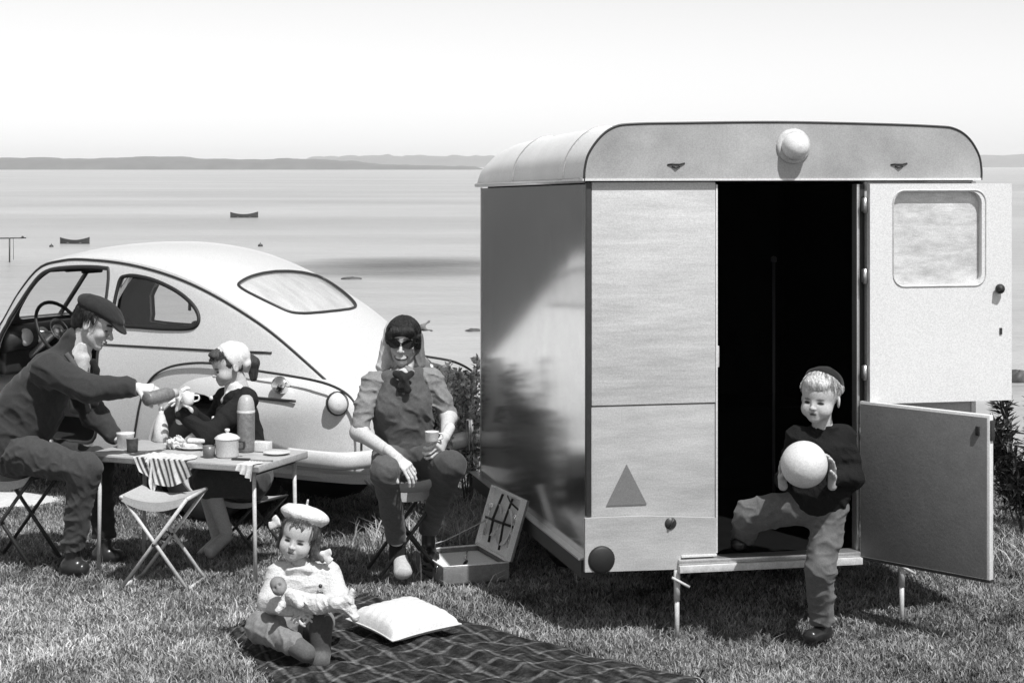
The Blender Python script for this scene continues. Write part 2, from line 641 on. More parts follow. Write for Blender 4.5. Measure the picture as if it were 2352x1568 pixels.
# rear wall pieces
tag(cbox('rear_panel', M_PLY, .014, .603, -.012, .02, 1.026, ZT), 'pale painted upper panel left of the door')
tag(cbox('rear_panel', M_PANEL, .014, .603, -.006, .02, .27, 1.0225), 'lower panel with a warning triangle')
cbox('rear_panel', M_PANEL, 1.335, W - .004, -.008, .02, .27, ZT)
sk = MB()
sk.prism([(-.022, -.034, .279), (.43, -.034, .272), (.43, -.034, .33), (.598, -.034, .33), (.598, -.034, .50), (.25, -.034, .522), (-.022, -.034, .522)], (0, 0, 0), (0, .024, 0))
skirt = obj('rear_skirt', sk, M_PANEL, cv)
cbox('skirt_edge', M_WHITE, .43, .6, -.040, -.0345, .325, .337, bev=.002, parent=skirt)
mb = MB(); mb.lathe([(.0, -.012), (.05, -.012), (.058, -.006), (.063, 0), (.063, .02)], (.054, -.036, .333), (0, 1, 0), 24)
obj('tail_lamp', mb, M_BLACK, cv)
mb = MB(); mb.lathe([(.0, -.012), (.018, -.009), (.028, 0)], (.38, -.036, .484), (0, 1, 0), 16)
mb.tube([(.37, -.045, .468), (.392, -.05, .505)], .006, 6)
obj('lamp_bracket', mb, M_DARKM, cv)
mb = MB(); mb.prism([(.084, -.012, .572), (.274, -.012, .572), (.179, -.012, .756)], (0, 0, 0), (0, .005, 0))
obj('warning_triangle', mb, M_GREYTRI, cv)
# corner trims and door frame
for x0, x1 in ((-.012, .012), (W - .012, W + .012)):
    cbox('corner_trim', M_DARKM if x0 < 0 else M_TRIM, x0, x1, -.016, .014, .525 if x0 < 0 else .27, ZT, bev=.004)
cbox('door_frame', M_WHITE, .6035, .612, -.016, .04, .335, ZT - .012, bev=.002)
cbox('door_frame', M_TRIM, 1.292, 1.306, -.02, .04, .30, ZT - .012, bev=.002)
cbox('door_frame', M_DARKM, 1.3065, 1.334, -.013, .04, .30, ZT - .012, bev=.002)
sill = cbox('door_sill', M_STEEL, .412, 1.30, -.075, .04, .262, .294, bev=.004)
cbox('sill_strip', M_TRIM, .415, 1.298, -.055, .04, .2955, .318, bev=.004, parent=sill)
cbox('corner_trim', M_TRIM, -.006, .006, LN - .012, LN + .008, ZB, ZT - .055)
# interior
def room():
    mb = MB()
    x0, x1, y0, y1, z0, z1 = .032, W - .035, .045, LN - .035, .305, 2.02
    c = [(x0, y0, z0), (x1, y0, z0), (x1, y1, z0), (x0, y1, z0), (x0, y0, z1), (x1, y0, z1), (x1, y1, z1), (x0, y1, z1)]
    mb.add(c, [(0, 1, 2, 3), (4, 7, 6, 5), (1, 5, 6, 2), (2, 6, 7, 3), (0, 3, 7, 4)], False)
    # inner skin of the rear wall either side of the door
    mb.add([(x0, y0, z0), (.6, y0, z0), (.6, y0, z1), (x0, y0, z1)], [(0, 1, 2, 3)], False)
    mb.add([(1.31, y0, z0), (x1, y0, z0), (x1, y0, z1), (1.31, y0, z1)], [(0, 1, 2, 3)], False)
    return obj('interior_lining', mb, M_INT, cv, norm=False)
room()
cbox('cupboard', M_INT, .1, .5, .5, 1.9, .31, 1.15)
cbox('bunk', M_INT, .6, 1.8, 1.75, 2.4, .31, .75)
mb = MB(); mb.tube([(1.22, .9, .31), (1.22, .9, 1.62)], .008, 8); mb.lathe([(0, .02), (.015, .012), (.015, -.01), (0, -.015)], (1.22, .9, 1.63))
obj('grab_pole', mb, M_DARKM, cv)
mb = MB(); mb.box((.635, .06, 1.23), (.014, .02, .1), bev=.004)
obj('door_catch', mb, M_STEEL, cv)
cbox('floor', M_DARKM, 0, W, .02, LN, .265, .3)

# roof: a rounded cap with its own profile, lower towards the front
prof = spline([(-.026, 0, 2.046), (-.024, 0, 2.10), (-.005, 0, 2.17), (.05, 0, 2.245), (.115, 0, 2.29), (.2, 0, 2.304), (.45, 0, 2.31), (.9, 0, 2.316), (1.35, 0, 2.31), (1.68, 0, 2.30), (1.78, 0, 2.288), (1.85, 0, 2.245), (1.9, 0, 2.17), (1.915, 0, 2.10), (1.915, 0, 2.046)], 6)
def roof():
    st = [-.03, -.022, .4, 1, 1.6, 2.1, 2.35, 2.46, 2.515, 2.53]
    k = [1, 1, 1, .99, .97, .92, .84, .72, .5, .1]
    m = len(prof)
    vs, fs = [], []
    for y, s in zip(st, k):
        for p in prof:
            z = 2.046 + (p.z - 2.046) * s - .05 * max(y, 0) / 2.5
            x = W / 2 + (p.x - W / 2) * (1 if s > .5 else .995)
            vs.append((x, y, z))
    for i in range(len(st) - 1):
        for j in range(m - 1):
            fs.append((i * m + j, i * m + j + 1, (i + 1) * m + j + 1, (i + 1) * m + j))
        fs.append((i * m, (i + 1) * m, (i + 1) * m + m - 1, i * m + m - 1))     # underside
    fs.append(tuple(range(m)))
    fs.append(tuple((len(st) - 1) * m + j for j in range(m))[::-1])
    mb = MB()
    mb.add(vs, fs, True)
    return obj('roof', mb, M_ROOF, cv, sharp=35)
rf = roof()
mb = MB(); mb.prism([(p.x, 0, p.z) for p in prof], (0, -.0345, 0), (0, -.0305, 0)); obj('roof_end', mb, M_ROOFEND, rf)
mb = MB(); mb.tube([(p.x, -.034, p.z) for p in prof], .0055, 6)
obj('roof_bead', mb, M_DARKM, rf)
def rib(y):
    mb = MB()
    q = [(W / 2 + (p.x - W / 2) * 1.001, y, 2.046 + (p.z - 2.046) * interp(y, [(.4, 1), (1, .99), (1.6, .97)]) + .001 - .02 * y) for p in prof]
    mb.tube(q, .006, 6)
    obj('roof_seam', mb, M_TRIM, rf)
rib(.36); rib(1.49)
cbox('gutter', M_TRIM, -.034, -.022, -.03, .02, 2.04, 2.062, parent=rf)
mb = MB(); mb.tube([(-.028, -.03, 2.048), (-.028, 1.2, 2.024), (-.028, LN + .01, 1.998)], .012, 6)
obj('gutter', mb, M_TRIM, rf)
mb = MB(); mb.box((W / 2, -.032, 2.051), (W + .07, .012, .01)); obj('drip_strip', mb, M_WHITE, rf)
cbox('roof_gap_shade', M_BLACK, .0, W, -.004, .03, ZT + .001, 2.045, bev=0)  # black strip put in for the shadow under the roof edge
# round lamp on the roof end
mb = MB(); mb.lathe([(.082, .0), (.082, -.008), (.07, -.014), (.06, -.014)], (.972, -.0345, 2.205), (0, 1, 0), 28)
lm = obj('lamp_base', mb, M_STEEL, cv)
mb = MB(); mb.lathe([(.062, -.012), (.063, -.04), (.058, -.06), (.044, -.078), (.024, -.088), (.0, -.091)], (.972, -.0345, 2.205), (0, 1, 0), 28)
obj('lamp_globe', mb, M_WHITE, lm)
for x in (.405, 1.495):
    mb = MB()
    mb.tube([(x - .04, -.034, 2.118), (x - .015, -.042, 2.122), (x + .015, -.042, 2.12), (x + .042, -.034, 2.125)], .0045, 6)
    mb.tube([(x - .018, -.036, 2.11), (x, -.042, 2.105), (x + .018, -.036, 2.11)], .004, 6)
    obj('roof_clip', mb, M_DARKM, cv)

# chassis rails, wheel, steadies
for x in (-.03, W - .03):
    mb = MB()
    mb.prism([(x, 0, .245), (x + .06, 0, .245), (x + .06, 0, .325), (x, 0, .325)], (0, .01, 0), (0, 2.62, -.03))
    r = obj('chassis_rail', mb, M_DARKM, cv)
    mb = MB(); mb.prism([(x - .012, 0, .3255), (x + .028, 0, .3255), (x + .028, 0, .334), (x - .012, 0, .334)], (0, .01, 0), (0, 2.64, -.03))
    obj('rail_flange', mb, M_TRIM, r)
for x in (.22, W - .22):
    wh = None
    mb = MB(); mb.lathe([(.17, -.06), (.24, -.07), (.275, -.045), (.285, 0), (.275, .045), (.24, .07), (.17, .06)], (x, 1.35, .285), (1, 0, 0), 28)
    wh = obj('wheel', mb, M_BLACK, cv)
    mb = MB(); mb.lathe([(0, -.03), (.1, -.05), (.16, -.04), (.172, -.05), (.172, .05), (.0, .03)], (x, 1.35, .285), (1, 0, 0), 24)
    obj('rim', mb, M_STEEL, wh)
def steady(x, y, hd):
    mb = MB()
    mb.tube([(x, y, -.06), (x, y, .14)], .011, 10)
    mb.tube([(x, y, .13), (x, y, .27)], .015, 10)
    mb.box((x, y, -.055), (.09, .09, .012))
    st = obj('steady_leg', mb, M_STEEL, cv)
    mb = MB(); mb.tube([(x - .03, y - .02, .24), (x + .05, y - .03, .195)], .007, 6)
    obj('steady_handle', mb, M_STEEL, st)
steady(.412, -.03, 1)
steady(1.535, .02, 1)
# drawbar at the front
mb = MB()
mb.tube([(.4, 2.4, .27), (W / 2, 3.5, .36)], .03, 8); mb.tube([(W - .4, 2.4, .27), (W / 2, 3.5, .36)], .03, 8)
obj('drawbar', mb, M_DARKM, cv)

# upper half door, folded back along the rear wall
def ringpanel(outer, inner, y0, y1):
    n = len(inner)
    vs = [(p[0], y0, p[1]) for p in outer] + [(p[0], y0, p[1]) for p in inner] + [(p[0], y1, p[1]) for p in outer] + [(p[0], y1, p[1]) for p in inner]
    fs = []
    for i in range(n):
        j = (i + 1) % n
        fs += [(i, j, n + j, n + i), (2 * n + i, 3 * n + i, 3 * n + j, 2 * n + j), (i, 2 * n + i, 2 * n + j, j), (n + i, n + j, 3 * n + j, 3 * n + i)]
    mb = MB()
    mb.add(vs, fs, False)
    return mb
dx0, dx1, dz0, dz1 = 1.33, 2.045, 1.008, 2.03
wx0, wx1, wz0, wz1 = 1.45, 1.892, 1.555, 1.993
inn = rrect(wx0, wx1, wz0, wz1, .055, 5)
def toedge(p):
    cx, cz = (wx0 + wx1) / 2, (wz0 + wz1) / 2
    a, b = (p[0] - cx) / (wx1 - wx0), (p[1] - cz) / (wz1 - wz0)
    s = max(abs(a), abs(b))
    a, b = a / s, b / s                      # on unit square of half size 1
    return (dx1 + (a - 1) * (dx1 - cx) if a > 0 else dx0 + (a + 1) * (cx - dx0), dz1 + (b - 1) * (dz1 - cz) if b > 0 else dz0 + (b + 1) * (cz - dz0))
out = [toedge(p) for p in inn]
for i, p in enumerate(out):                 # snap to true corners
    for cx in (dx0, dx1):
        for cz in (dz0, dz1):
            if abs(p[0] - cx) < .03 and abs(p[1] - cz) < .03:
                out[i] = (cx, cz)
M_DOOR = mat('door_white_paint', .68, .4, var=.03, scale=3, bump=.04, bscale=9)
ud = obj('upper_door', ringpanel(out, inn, -.085, -.048), M_DOOR, cv)
tag(ud, 'white upper half of the rear door, folded back, with a rounded window')
mb = MB(); mb.tube([(p[0] + (.02 if p[0] > 1.7 else -.004), -.0855, p[1] + (.006 if p[1] > 1.8 else -.004)) for p in rrect(wx0, wx1, wz0, wz1, .055, 6)], .004, 6, closed=True)
obj('window_trim', mb, M_STEEL, ud)
M_PANE = mat('reflection_pane', .55, .12, var=.28, scale=9, bump=.4, bscale=10, stretch=(1, 1, 2.2), coat=.6)  # uneven pale tone puts wavy reflections into the pane's colour
mb = MB(); mb.prism([(p[0], 0, p[1]) for p in rrect(wx0 - .01, wx1 + .01, wz0 - .01, wz1 + .01, .06, 5)], (0, -.053, 0), (0, -.0475, 0))
obj('window_pane', mb, M_PANE, ud)
mb = MB()
mb.lathe([(0, -.04), (.018, -.036), (.024, -.02), (.014, -.008), (.02, 0)], (1.978, -.085, 1.535), (.15, 1, 0), 14)
mb.tube([(1.978, -.112, 1.535), (1.955, -.114, 1.522)], [.014, .006], 8)
obj('door_knob', mb, M_BLACK, ud)
mb = MB(); mb.box((1.988, -.087, 1.335), (.012, .006, .03)); obj('keyhole', mb, M_DARKM, ud)
for z in (1.15, 1.6, 1.93):
    mb = MB(); mb.tube([(1.318, -.055, z - .035), (1.318, -.055, z + .035)], .011, 8); mb.box((1.325, -.035, z), (.016, .04, .06))
    obj('hinge', mb, M_TRIM, ud)

# lower half door, swung out towards the camera
dl = thing('x', None, None)
bpy.data.objects.remove(dl)
def lower():
    a = math.atan2(-.851, .525)
    c, s = math.cos(a), math.sin(a)
    Rm = Matrix.Rotation(a, 3, 'Z')
    o = V(1.312, -.03, 0)
    mb = MB(); mb.box(o + Rm @ V(.345, .0, .655), (.69, .03, .725), rot=Rm, bev=.003)
    d = obj('lower_door', mb, M_WHITE, cv, sharp=40)
    tag(d, 'grey lower half of the rear door swung out')
    mb = MB(); mb.box(o + Rm @ V(.343, -.0185, .652), (.672, .005, .708), rot=Rm, bev=.001)
    obj('inner_board', mb, M_GREYDOOR, d, sharp=40)
    mb = MB(); mb.box(o + Rm @ V(.635, -.024, .945), (.018, .01, .04), rot=Rm, bev=.002)
    obj('latch', mb, M_BLACK, d)
    mb = MB(); mb.box(o + Rm @ V(.692, 0, .95), (.014, .026, .09), rot=Rm, bev=.003)
    obj('latch_plate', mb, M_DARKM, d)
    mb = MB(); mb.box(o + Rm @ V(.345, -.001, .287), (.695, .034, .012), rot=Rm)
    obj('bottom_strip', mb, M_DARKM, d)
    for z in (.42, .87):
        mb = MB(); mb.tube([o + V(-.004, -.004, z - .035), o + V(-.004, -.004, z + .035)], .011, 8)
        obj('hinge', mb, M_TRIM, d)
lower()
# ================================================================ the car
CTH = R(33)
CAR_O = V(-.516 - .545 * .096, 11.004 - .839 * .096, 0)
car = thing('car', 'pale rounded fastback saloon car parked by the picnic table with its door open', 'car', CAR_O, math.pi - CTH)
car.scale = (1, .88, 1)
# local axes: x forward (0 at the tail), y to its left (towards the camera), z up

ZTAB = smoothtab([(-.06, .52), (0, .66), (.1, .80), (.3, .985), (.58, 1.185), (.85, 1.345), (1.13, 1.475), (1.42, 1.57), (1.72, 1.615), (2.02, 1.62), (2.35, 1.58), (2.6, 1.50), (2.8, 1.34), (3.02, 1.08), (3.15, 1.03), (3.5, 1.0), (3.9, .95), (4.2, .85), (4.36, .70), (4.42, .5)])
ZDTAB = smoothtab([(-.06, .5), (0, .62), (.1, .77), (.24, .87), (.43, 1.0), (.69, 1.16), (.96, 1.285), (1.28, 1.40), (1.67, 1.485), (2.08, 1.52), (2.39, 1.51), (2.61, 1.45), (2.79, 1.29), (3.0, 1.04), (3.15, .97), (3.5, .93), (3.9, .87), (4.2, .75), (4.36, .62), (4.42, .48)])
YD = [(-.06, .50), (.1, .58), (.4, .60), (.8, .615), (2.4, .60), (2.98, .60), (3.2, .52), (3.6, .44), (4.2, .34), (4.42, .2)]
YM = [(-.06, .56), (.05, .66), (.3, .71), (.8, .74), (2, .765), (2.9, .75), (3.2, .66), (3.6, .56), (4.2, .42), (4.42, .25)]

def section(x):
    zt, zd, yd, ym = interp(x, ZTAB), interp(x, ZDTAB), interp(x, YD), interp(x, YM)
    zt = max(zt, zd + .012)
    zb = .30
    zs = min(.97, zb + .66 * (zd - zb)) if zd < 1.25 else .97
    pts = [(0, zb), (ym * .5, zb), (ym * .9, zb + .005), (ym * .965, zb + .04)]
    z1 = zb + .35 * (zs - zb)
    pts += [(ym * .985, zb + .15 * (zs - zb) + .02), (ym, z1 + .05), (ym * .995, .5 * (z1 + zs) + .03), (ym * .975, zs - .02)]
    # tumblehome from the belt up to the drip rail
    for k in (.12, .3, .5, .7, .86, .95):
        pts.append((ym * .965 + (yd + .006 - ym * .965) * (k ** 1.12), zs + (zd - zs) * k))
    pts.append((yd, zd))
    for k in (8, 20, 34, 48, 62, 76):
        a = R(k)
        pts.append((yd * math.cos(a) ** .95, zd + (zt - zd) * math.sin(a) ** 1.0))
    pts.append((0, zt))
    return pts

def shell():
    xs = np.concatenate([[-.06, -.045, -.02, .02], np.linspace(.07, 2.45, 46), np.linspace(2.5, 3.2, 22), np.linspace(3.3, 4.3, 14), [4.36, 4.4, 4.42]])
    secs = [section(x) for x in xs]
    m = len(secs[0])
    vs, fs = [], []
    for x, s in zip(xs, secs):
        ring = [(x, p[0], p[1]) for p in s] + [(x, -p[0], p[1]) for p in s[-2:0:-1]]
        vs += ring
    n = 2 * m - 2
    for i in range(len(xs) - 1):
        for j in range(n):
            k = (j + 1) % n
            fs.append((i * n + j, i * n + k, (i + 1) * n + k, (i + 1) * n + j))
    fs.append(tuple(range(n))[::-1])
    fs.append(tuple((len(xs) - 1) * n + j for j in range(n)))
    mb = MB()
    mb.add(vs, fs, True)
    return mb

def cutter(poly, a, b):
    mb = MB()
    mb.prism(poly, a, b)
    me = mb.mesh('cut')
    recalc(me)
    o = bpy.data.objects.new('cut', me)
    COL.objects.link(o)
    return o

def baked(o, cuts, solid=None):
    """apply solidify and boolean differences, return a mesh"""
    if solid:
        md = o.modifiers.new('s', 'SOLIDIFY')
        md.thickness = solid
        md.offset = -1
        md.material_offset = 1
        o.data.materials.append(M_CAR)
        o.data.materials.append(M_CARIN)
    for c in cuts:
        md = o.modifiers.new('b', 'BOOLEAN')
        md.operation = 'DIFFERENCE'
        md.object = c
        md.solver = 'EXACT'
    dg = bpy.context.evaluated_depsgraph_get()
    me = bpy.data.meshes.new_from_object(o.evaluated_get(dg))
    o.modifiers.clear()
    for c in cuts:
        bpy.data.objects.remove(c)
    return me

# outlines on the side, measured in x (forward) and z
QW = spline([(1.855, 1.39, 0), (1.80, 1.432, 0), (1.68, 1.43, 0), (1.54, 1.405, 0), (1.37, 1.35, 0), (1.235, 1.275, 0), (1.175, 1.20, 0), (1.21, 1.145, 0), (1.40, 1.13, 0), (1.62, 1.13, 0), (1.80, 1.135, 0), (1.865, 1.175, 0)], 5, True)
DOORP = spline([(1.965, .44, 0), (1.955, .8, 0), (1.945, 1.2, 0), (1.96, 1.44, 0), (2.02, 1.475, 0), (2.3, 1.47, 0), (2.53, 1.435, 0), (2.66, 1.33, 0), (2.82, 1.12, 0), (2.92, .95, 0), (2.93, .6, 0), (2.9, .42, 0), (2.6, .39, 0), (2.2, .39, 0)], 5, True)
FARW = spline([(1.99, 1.14, 0), (1.98, 1.40, 0), (2.04, 1.445, 0), (2.3, 1.44, 0), (2.48, 1.41, 0), (2.60, 1.32, 0), (2.72, 1.15, 0), (2.66, 1.12, 0), (2.3, 1.115, 0)], 5, True)
LOW = lambda pl: [V(p.x, p.y - (.10 if p.y < 1.21 else .0), 0) for p in pl]
QWF, FARW = LOW(QW), LOW(FARW)
side3 = lambda pl, y: [(p.x, y, p.y) for p in pl]
WSH = rrect(-.50, .50, 1.10, 1.43, .09, 5)
# rear window outline as (lateral, x): sits on the sloping back
RW = spline([(.47, .985, 0), (.41, .76, 0), (.30, .665, 0), (.0, .64, 0), (-.30, .665, 0), (-.41, .76, 0), (-.47, .985, 0), (-.38, 1.05, 0), (0, 1.075, 0), (.38, 1.05, 0)], 6, True)

tmp = obj('body', shell(), None)
WX, WZ2, WR = 1.10, .37, .40
def circ(cx, cz, r, n=36):
    return [(cx + r * math.cos(2 * math.pi * k / n), 0, cz + r * math.sin(2 * math.pi * k / n)) for k in range(n)]
cuts = [cutter(side3(QW, 0), (0, .4, 0), (0, 1.2, 0)), cutter(side3(QWF, 0), (0, -1.2, 0), (0, -.4, 0)),
        cutter(side3(DOORP, 0), (0, .4, 0), (0, 1.2, 0)), cutter(side3(FARW, 0), (0, -1.2, 0), (0, -.4, 0)),
        cutter([(0, p[0], p[1]) for p in WSH], (2.56, 0, 0), (3.25, 0, 0)),
        cutter([(p.y, p.x, 0) for p in RW], (0, 0, 1.0), (0, 0, 1.9)),
        cutter(circ(WX, WZ2, WR - .01), (0, .45, 0), (0, 1.2, 0)), cutter(circ(WX, WZ2, WR - .01), (0, -1.2, 0), (0, -.45, 0)),
        cutter(circ(3.7, WZ2, WR - .01), (0, .3, 0), (0, 1.2, 0)), cutter(circ(3.7, WZ2, WR - .01), (0, -1.2, 0), (0, -.3, 0))]
me = baked(tmp, cuts, .03)
bpy.data.objects.remove(tmp)
body = obj('body', me, None, car, norm=False, sharp=30)

def ysurf(x, z):
    """half width of the shell at (x, z)"""
    s = section(x)
    zs = [p[1] for p in s[2:15]]
    return float(np.interp(z, zs, [p[0] for p in s[2:15]]))
def zsurf(x, y):
    s = section(x)[14:]
    return float(np.interp(-abs(y), [-p[0] for p in s], [p[1] for p in s]))

# drip rail and creases: raised beads lying on the shell
for sg in (1, -1):
    mb = MB(); mb.tube([(x, sg * (interp(x, YD) + .004), interp(x, ZDTAB)) for x in np.linspace(.04, 2.98, 60)], .0078, 6)
    obj('drip_rail', mb, M_DARKM, body)
    qw = QW if sg > 0 else QWF
    mb = MB(); mb.tube([(p.x, sg * (ysurf(p.x, p.y) + .003), p.y) for p in qw], .013, 6, closed=True)
    obj('window_seal', mb, M_BLACK, body)
    mb = MB(); q = [(p.x, sg * (ysurf(p.x, p.y) - .02), p.y) for p in qw]
    mb.add(q, [tuple(range(len(q)))], True); obj('quarter_pane', mb, M_GLASS, body)
    mb = MB(); mb.tube([(x, sg * (ysurf(x, 1.02) + .002), 1.02 - .012 * (x - 1)) for x in np.linspace(.62, 1.93, 20)], .007, 6)
    obj('belt_moulding', mb, M_DARKM, body)
mb = MB(); mb.tube([(p.x, -(ysurf(p.x, p.y) + .003), p.y) for p in FARW], .014, 6, closed=True)
obj('window_seal', mb, M_BLACK, body)
mb = MB(); q = [(p.x, -(ysurf(p.x, p.y) - .02), p.y) for p in FARW]; mb.add(q, [tuple(range(len(q)))])
obj('far_door_pane', mb, M_GLASS, body)
for a_, b_, r_ in (((1.93, -.67, 1.1), (1.93, -.61, 1.46), .03), ((2.35, -.68, 1.12), (2.30, -.63, 1.44), .012)):
    mb = MB(); mb.tube([a_, b_], r_, 6); obj('far_pillar', mb, M_DARKM, body)
mb = MB(); mb.tube([(p.x, ysurf(p.x, p.y) - .005, p.y) for p in DOORP], .014, 6, closed=True)
obj('door_seal', mb, M_DARKM, body)
mb = MB(); mb.tube([(p.y, p.x, zsurf(p.y, p.x) + .004) for p in RW], .009, 6, closed=True)
obj('rear_window_seal', mb, M_DARKM, body)
mb = MB()
def rwf(i, j):
    k = i * len(RW)
    p = RW[int(k) % len(RW)]
    x, y = .86 + (p.y - .86) * j * 1.01, p.x * j * 1.01
    return (x, y, zsurf(x, y) - .012)
mb.grid(rwf, len(RW), 7, closeu=True)
M_RGLASS = mat('rear_glass', .5, .08, var=.25, scale=3, coat=.5, stretch=(1, 3, 1))
obj('rear_window', mb, M_RGLASS, body)
# windscreen: glass, frame, centre post
mb = MB(); mb.tube([(3.02 - (p[1] - 1.07) * .92 + .0, p[0] * 1.03, p[1]) for p in WSH], .014, 6, closed=True)
obj('windscreen_frame', mb, M_DARKM, body)
mb = MB(); mb.tube([(2.99, 0, 1.09), (2.68, 0, 1.45)], .016, 6); obj('windscreen_post', mb, M_DARKM, body)
mb = MB(); q = [(3.00 - (p[1] - 1.07) * .92, p[0], p[1]) for p in WSH]; mb.add(q, [tuple(range(len(q)))]); obj('windscreen', mb, M_GLASS, body)
mb = MB(); mb.box((2.60, .08, 1.425), (.03, .2, .05), bev=.012); mb.tube([(2.6, .0, 1.43), (2.62, 0, 1.5)], .008, 6); obj('mirror', mb, M_BLACK, body)
mb = MB(); mb.box((2.47, .4, 1.455), (.14, .3, .016), Euler((0, R(-14), 0)).to_matrix(), bev=.006); obj('sun_visor', mb, M_DARKM, body)

# fenders
def dome(outl, c, y0, y1, e=2.6, rings=12):
    mb = MB()
    n = len(outl)
    def fn(i, j):
        p = outl[int(round(i * n)) % n]
        r = 1 - j
        y = y0 + (y1 - y0) * (1 - r ** e) ** .5
        return (c[0] + (p.x - c[0]) * r, y, c[1] + (p.y - c[1]) * r)
    mb.grid(fn, n, rings, closeu=True)
    mb.add([(p.x, y0, p.y) for p in outl], [tuple(range(n))], False)
    return mb
RF = spline([(1.60, .34, 0), (1.60, .6, 0), (1.52, .80, 0), (1.37, .90, 0), (1.13, .945, 0), (.88, .945, 0), (.64, .925, 0), (.42, .912, 0), (.17, .888, 0), (.01, .83, 0), (-.06, .74, 0), (-.08, .6, 0), (-.07, .42, 0), (.0, .35, 0), (.5, .33, 0), (1.1, .33, 0)], 5, True)
FF = spline([(2.98, .34, 0), (3.0, .6, 0), (3.1, .8, 0), (3.35, .92, 0), (3.7, .95, 0), (4.05, .92, 0), (4.3, .82, 0), (4.42, .66, 0), (4.42, .48, 0), (4.3, .36, 0), (3.7, .33, 0)], 6, True)
for sg in (1, -1):
    for outl, c, wx, ya, yb in ((RF, (.72, .6), WX, .55, .815), (FF, (3.72, .6), 3.7, .36, .80)):
        tmp = obj('fender', dome(outl, c, sg * ya, sg * yb), None)
        me = baked(tmp, [cutter(circ(wx, WZ2, WR), (0, sg * .3, 0), (0, sg * 1.2, 0))])
        bpy.data.objects.remove(tmp)
        fd = obj('fender', me, M_CAR, car, norm=False, sharp=35)
        mb = MB()
        top = [p for p in outl if p.y > .42]
        rim = []
        for p in top:
            yy = max(ya + .04, min(ysurf(p.x, p.y) if p.x < 3 else interp(p.x, YM) * .96, yb) - .0)
            if c[0] < 2:
                yy = max(yy, interp(p.x, [(-.1, .70), (.2, .74), (.5, .735), (1.6, .75)]))
            rim.append((c[0] + (p.x - c[0]) * .995, sg * (yy + .006), c[1] + (p.y - c[1]) * .995))
        k = max(range(len(rim)), key=lambda i: (Vector(rim[i]) - Vector(rim[i - 1])).length)
        rim = rim[k:] + rim[:k]
        mb.tube(rim, .0075, 6)
        obj('fender_seam', mb, M_DARKM, fd)
        mb = MB(); mb.tube([(wx + (WR - .005) * math.cos(a), sg * (yb - .035 - .05 * max(0, math.sin(a)) ** 3), WZ2 + (WR - .005) * math.sin(a)) for a in np.linspace(R(0), R(180), 24)], .012, 6)
        obj('arch_lip', mb, M_CAR, fd)
        # wheel
        y = sg * .66
        mb = MB(); mb.lathe([(.19, -.06), (.22, -.082), (.30, -.085), (.335, -.06), (.34, 0), (.335, .06), (.30, .085), (.22, .082), (.19, .06)], (wx, y, .34), (0, 1, 0), 32)
        wh = obj('wheel', mb, M_BLACK, car)
        mb = MB(); mb.lathe([(0, sg * .07), (.08, sg * .066), (.15, sg * .045), (.18, sg * .066), (.20, sg * .07), (.2, 0), (0, 0)], (wx, y, .34), (0, 1, 0), 28)
        rm = obj('rim', mb, M_CAR, wh)
        mb = MB(); mb.lathe([(0, sg * .095), (.06, sg * .09), (.1, sg * .072)], (wx, y, .34), (0, 1, 0), 20)
        obj('hubcap', mb, M_CHROME, rm)
        # wheel well, dark
        mb = MB(); mb.lathe([(.0, 0), (WR + .02, 0), (WR + .02, sg * .24)], (wx, sg * (.44 if wx < 2 else .25), WZ2), (0, 1, 0), 28)
        obj('wheel_well', mb, M_BLACK, car)
    # bumpers
    mb = MB()
    pth = spline([(-.14, 0, .47), (-.135, sg * .4, .47), (-.10, sg * .68, .47), (-.02, sg * .83, .47), (.18, sg * .865, .47), (.34, sg * .86, .47)], 6)
    mb.tube(pth, .05, 10, flat=((0, 0, 1), .5))
    obj('rear_bumper', mb, M_BUMPER, car)
    mb = MB(); mb.tube(spline([(4.52, 0, .46), (4.5, sg * .45, .46), (4.4, sg * .75, .46), (4.2, sg * .85, .46)], 6), .05, 10, flat=((0, 0, 1), .5))
    obj('front_bumper', mb, M_CHROME, car)
    mb = MB(); mb.box((-.17, sg * .36, .50), (.035, .06, .2), bev=.014); obj('overrider', mb, M_CHROME, car)
    # tail light on the end of the fender
    mb = MB()
    ax = V(-.8, sg * .62, .1)
    mb.lathe([(.062, -.03), (.062, .012), (.05, .032), (.028, .042), (0, .045)], (.075, sg * .735, .775), ax, 20)
    tl = obj('tail_light', mb, M_WHITE, car)
    mb = MB(); mb.lathe([(.067, -.02), (.07, .0), (.067, .012), (.06, .014)], (.075, sg * .735, .775), ax, 20); obj('light_rim', mb, M_DARKM, tl)
    mb = MB(); mb.lathe([(0, .10), (.045, .09), (.075, .06), (.095, 0), (.1, -.1)], (4.3, sg * .62, .74), (1, 0, 0), 22)
    hl = obj('headlight', mb, M_CAR, car)
    mb = MB(); mb.lathe([(0, .125), (.05, .115), (.085, .085), (.09, .07)], (4.3, sg * .62, .74), (1, 0, 0), 22); obj('lens', mb, M_WHITE, hl)
# fuel cap on the near fender
mb = MB(); mb.lathe([(.05, -.03), (.05, .022), (.046, .03), (.0, .034)], (.47, .765, .853), (-.1, .9, .42), 20)
obj('fuel_cap', mb, M_CHROME, car)
mb = MB(); mb.tube([(x, .793 - .02 * ((x - .5) / .5) ** 2, .775) for x in np.linspace(.34, .80, 14)], .008, 6)
obj('trim_strip', mb, M_DARKM, car)
mb = MB(); mb.box((-.10, 0, .62), (.02, .44, .1), Euler((0, R(20), 0)).to_matrix(), bev=.006); obj('number_plate', mb, M_DARKM, car)
mb = MB(); mb.box((.3, 0, .35), (.04, .04, .04)); 
mb = MB(); mb.box((2.2, 0, .30), (3.2, 1.0, .12), bev=.03); obj('underbody', mb, M_BLACK, car)

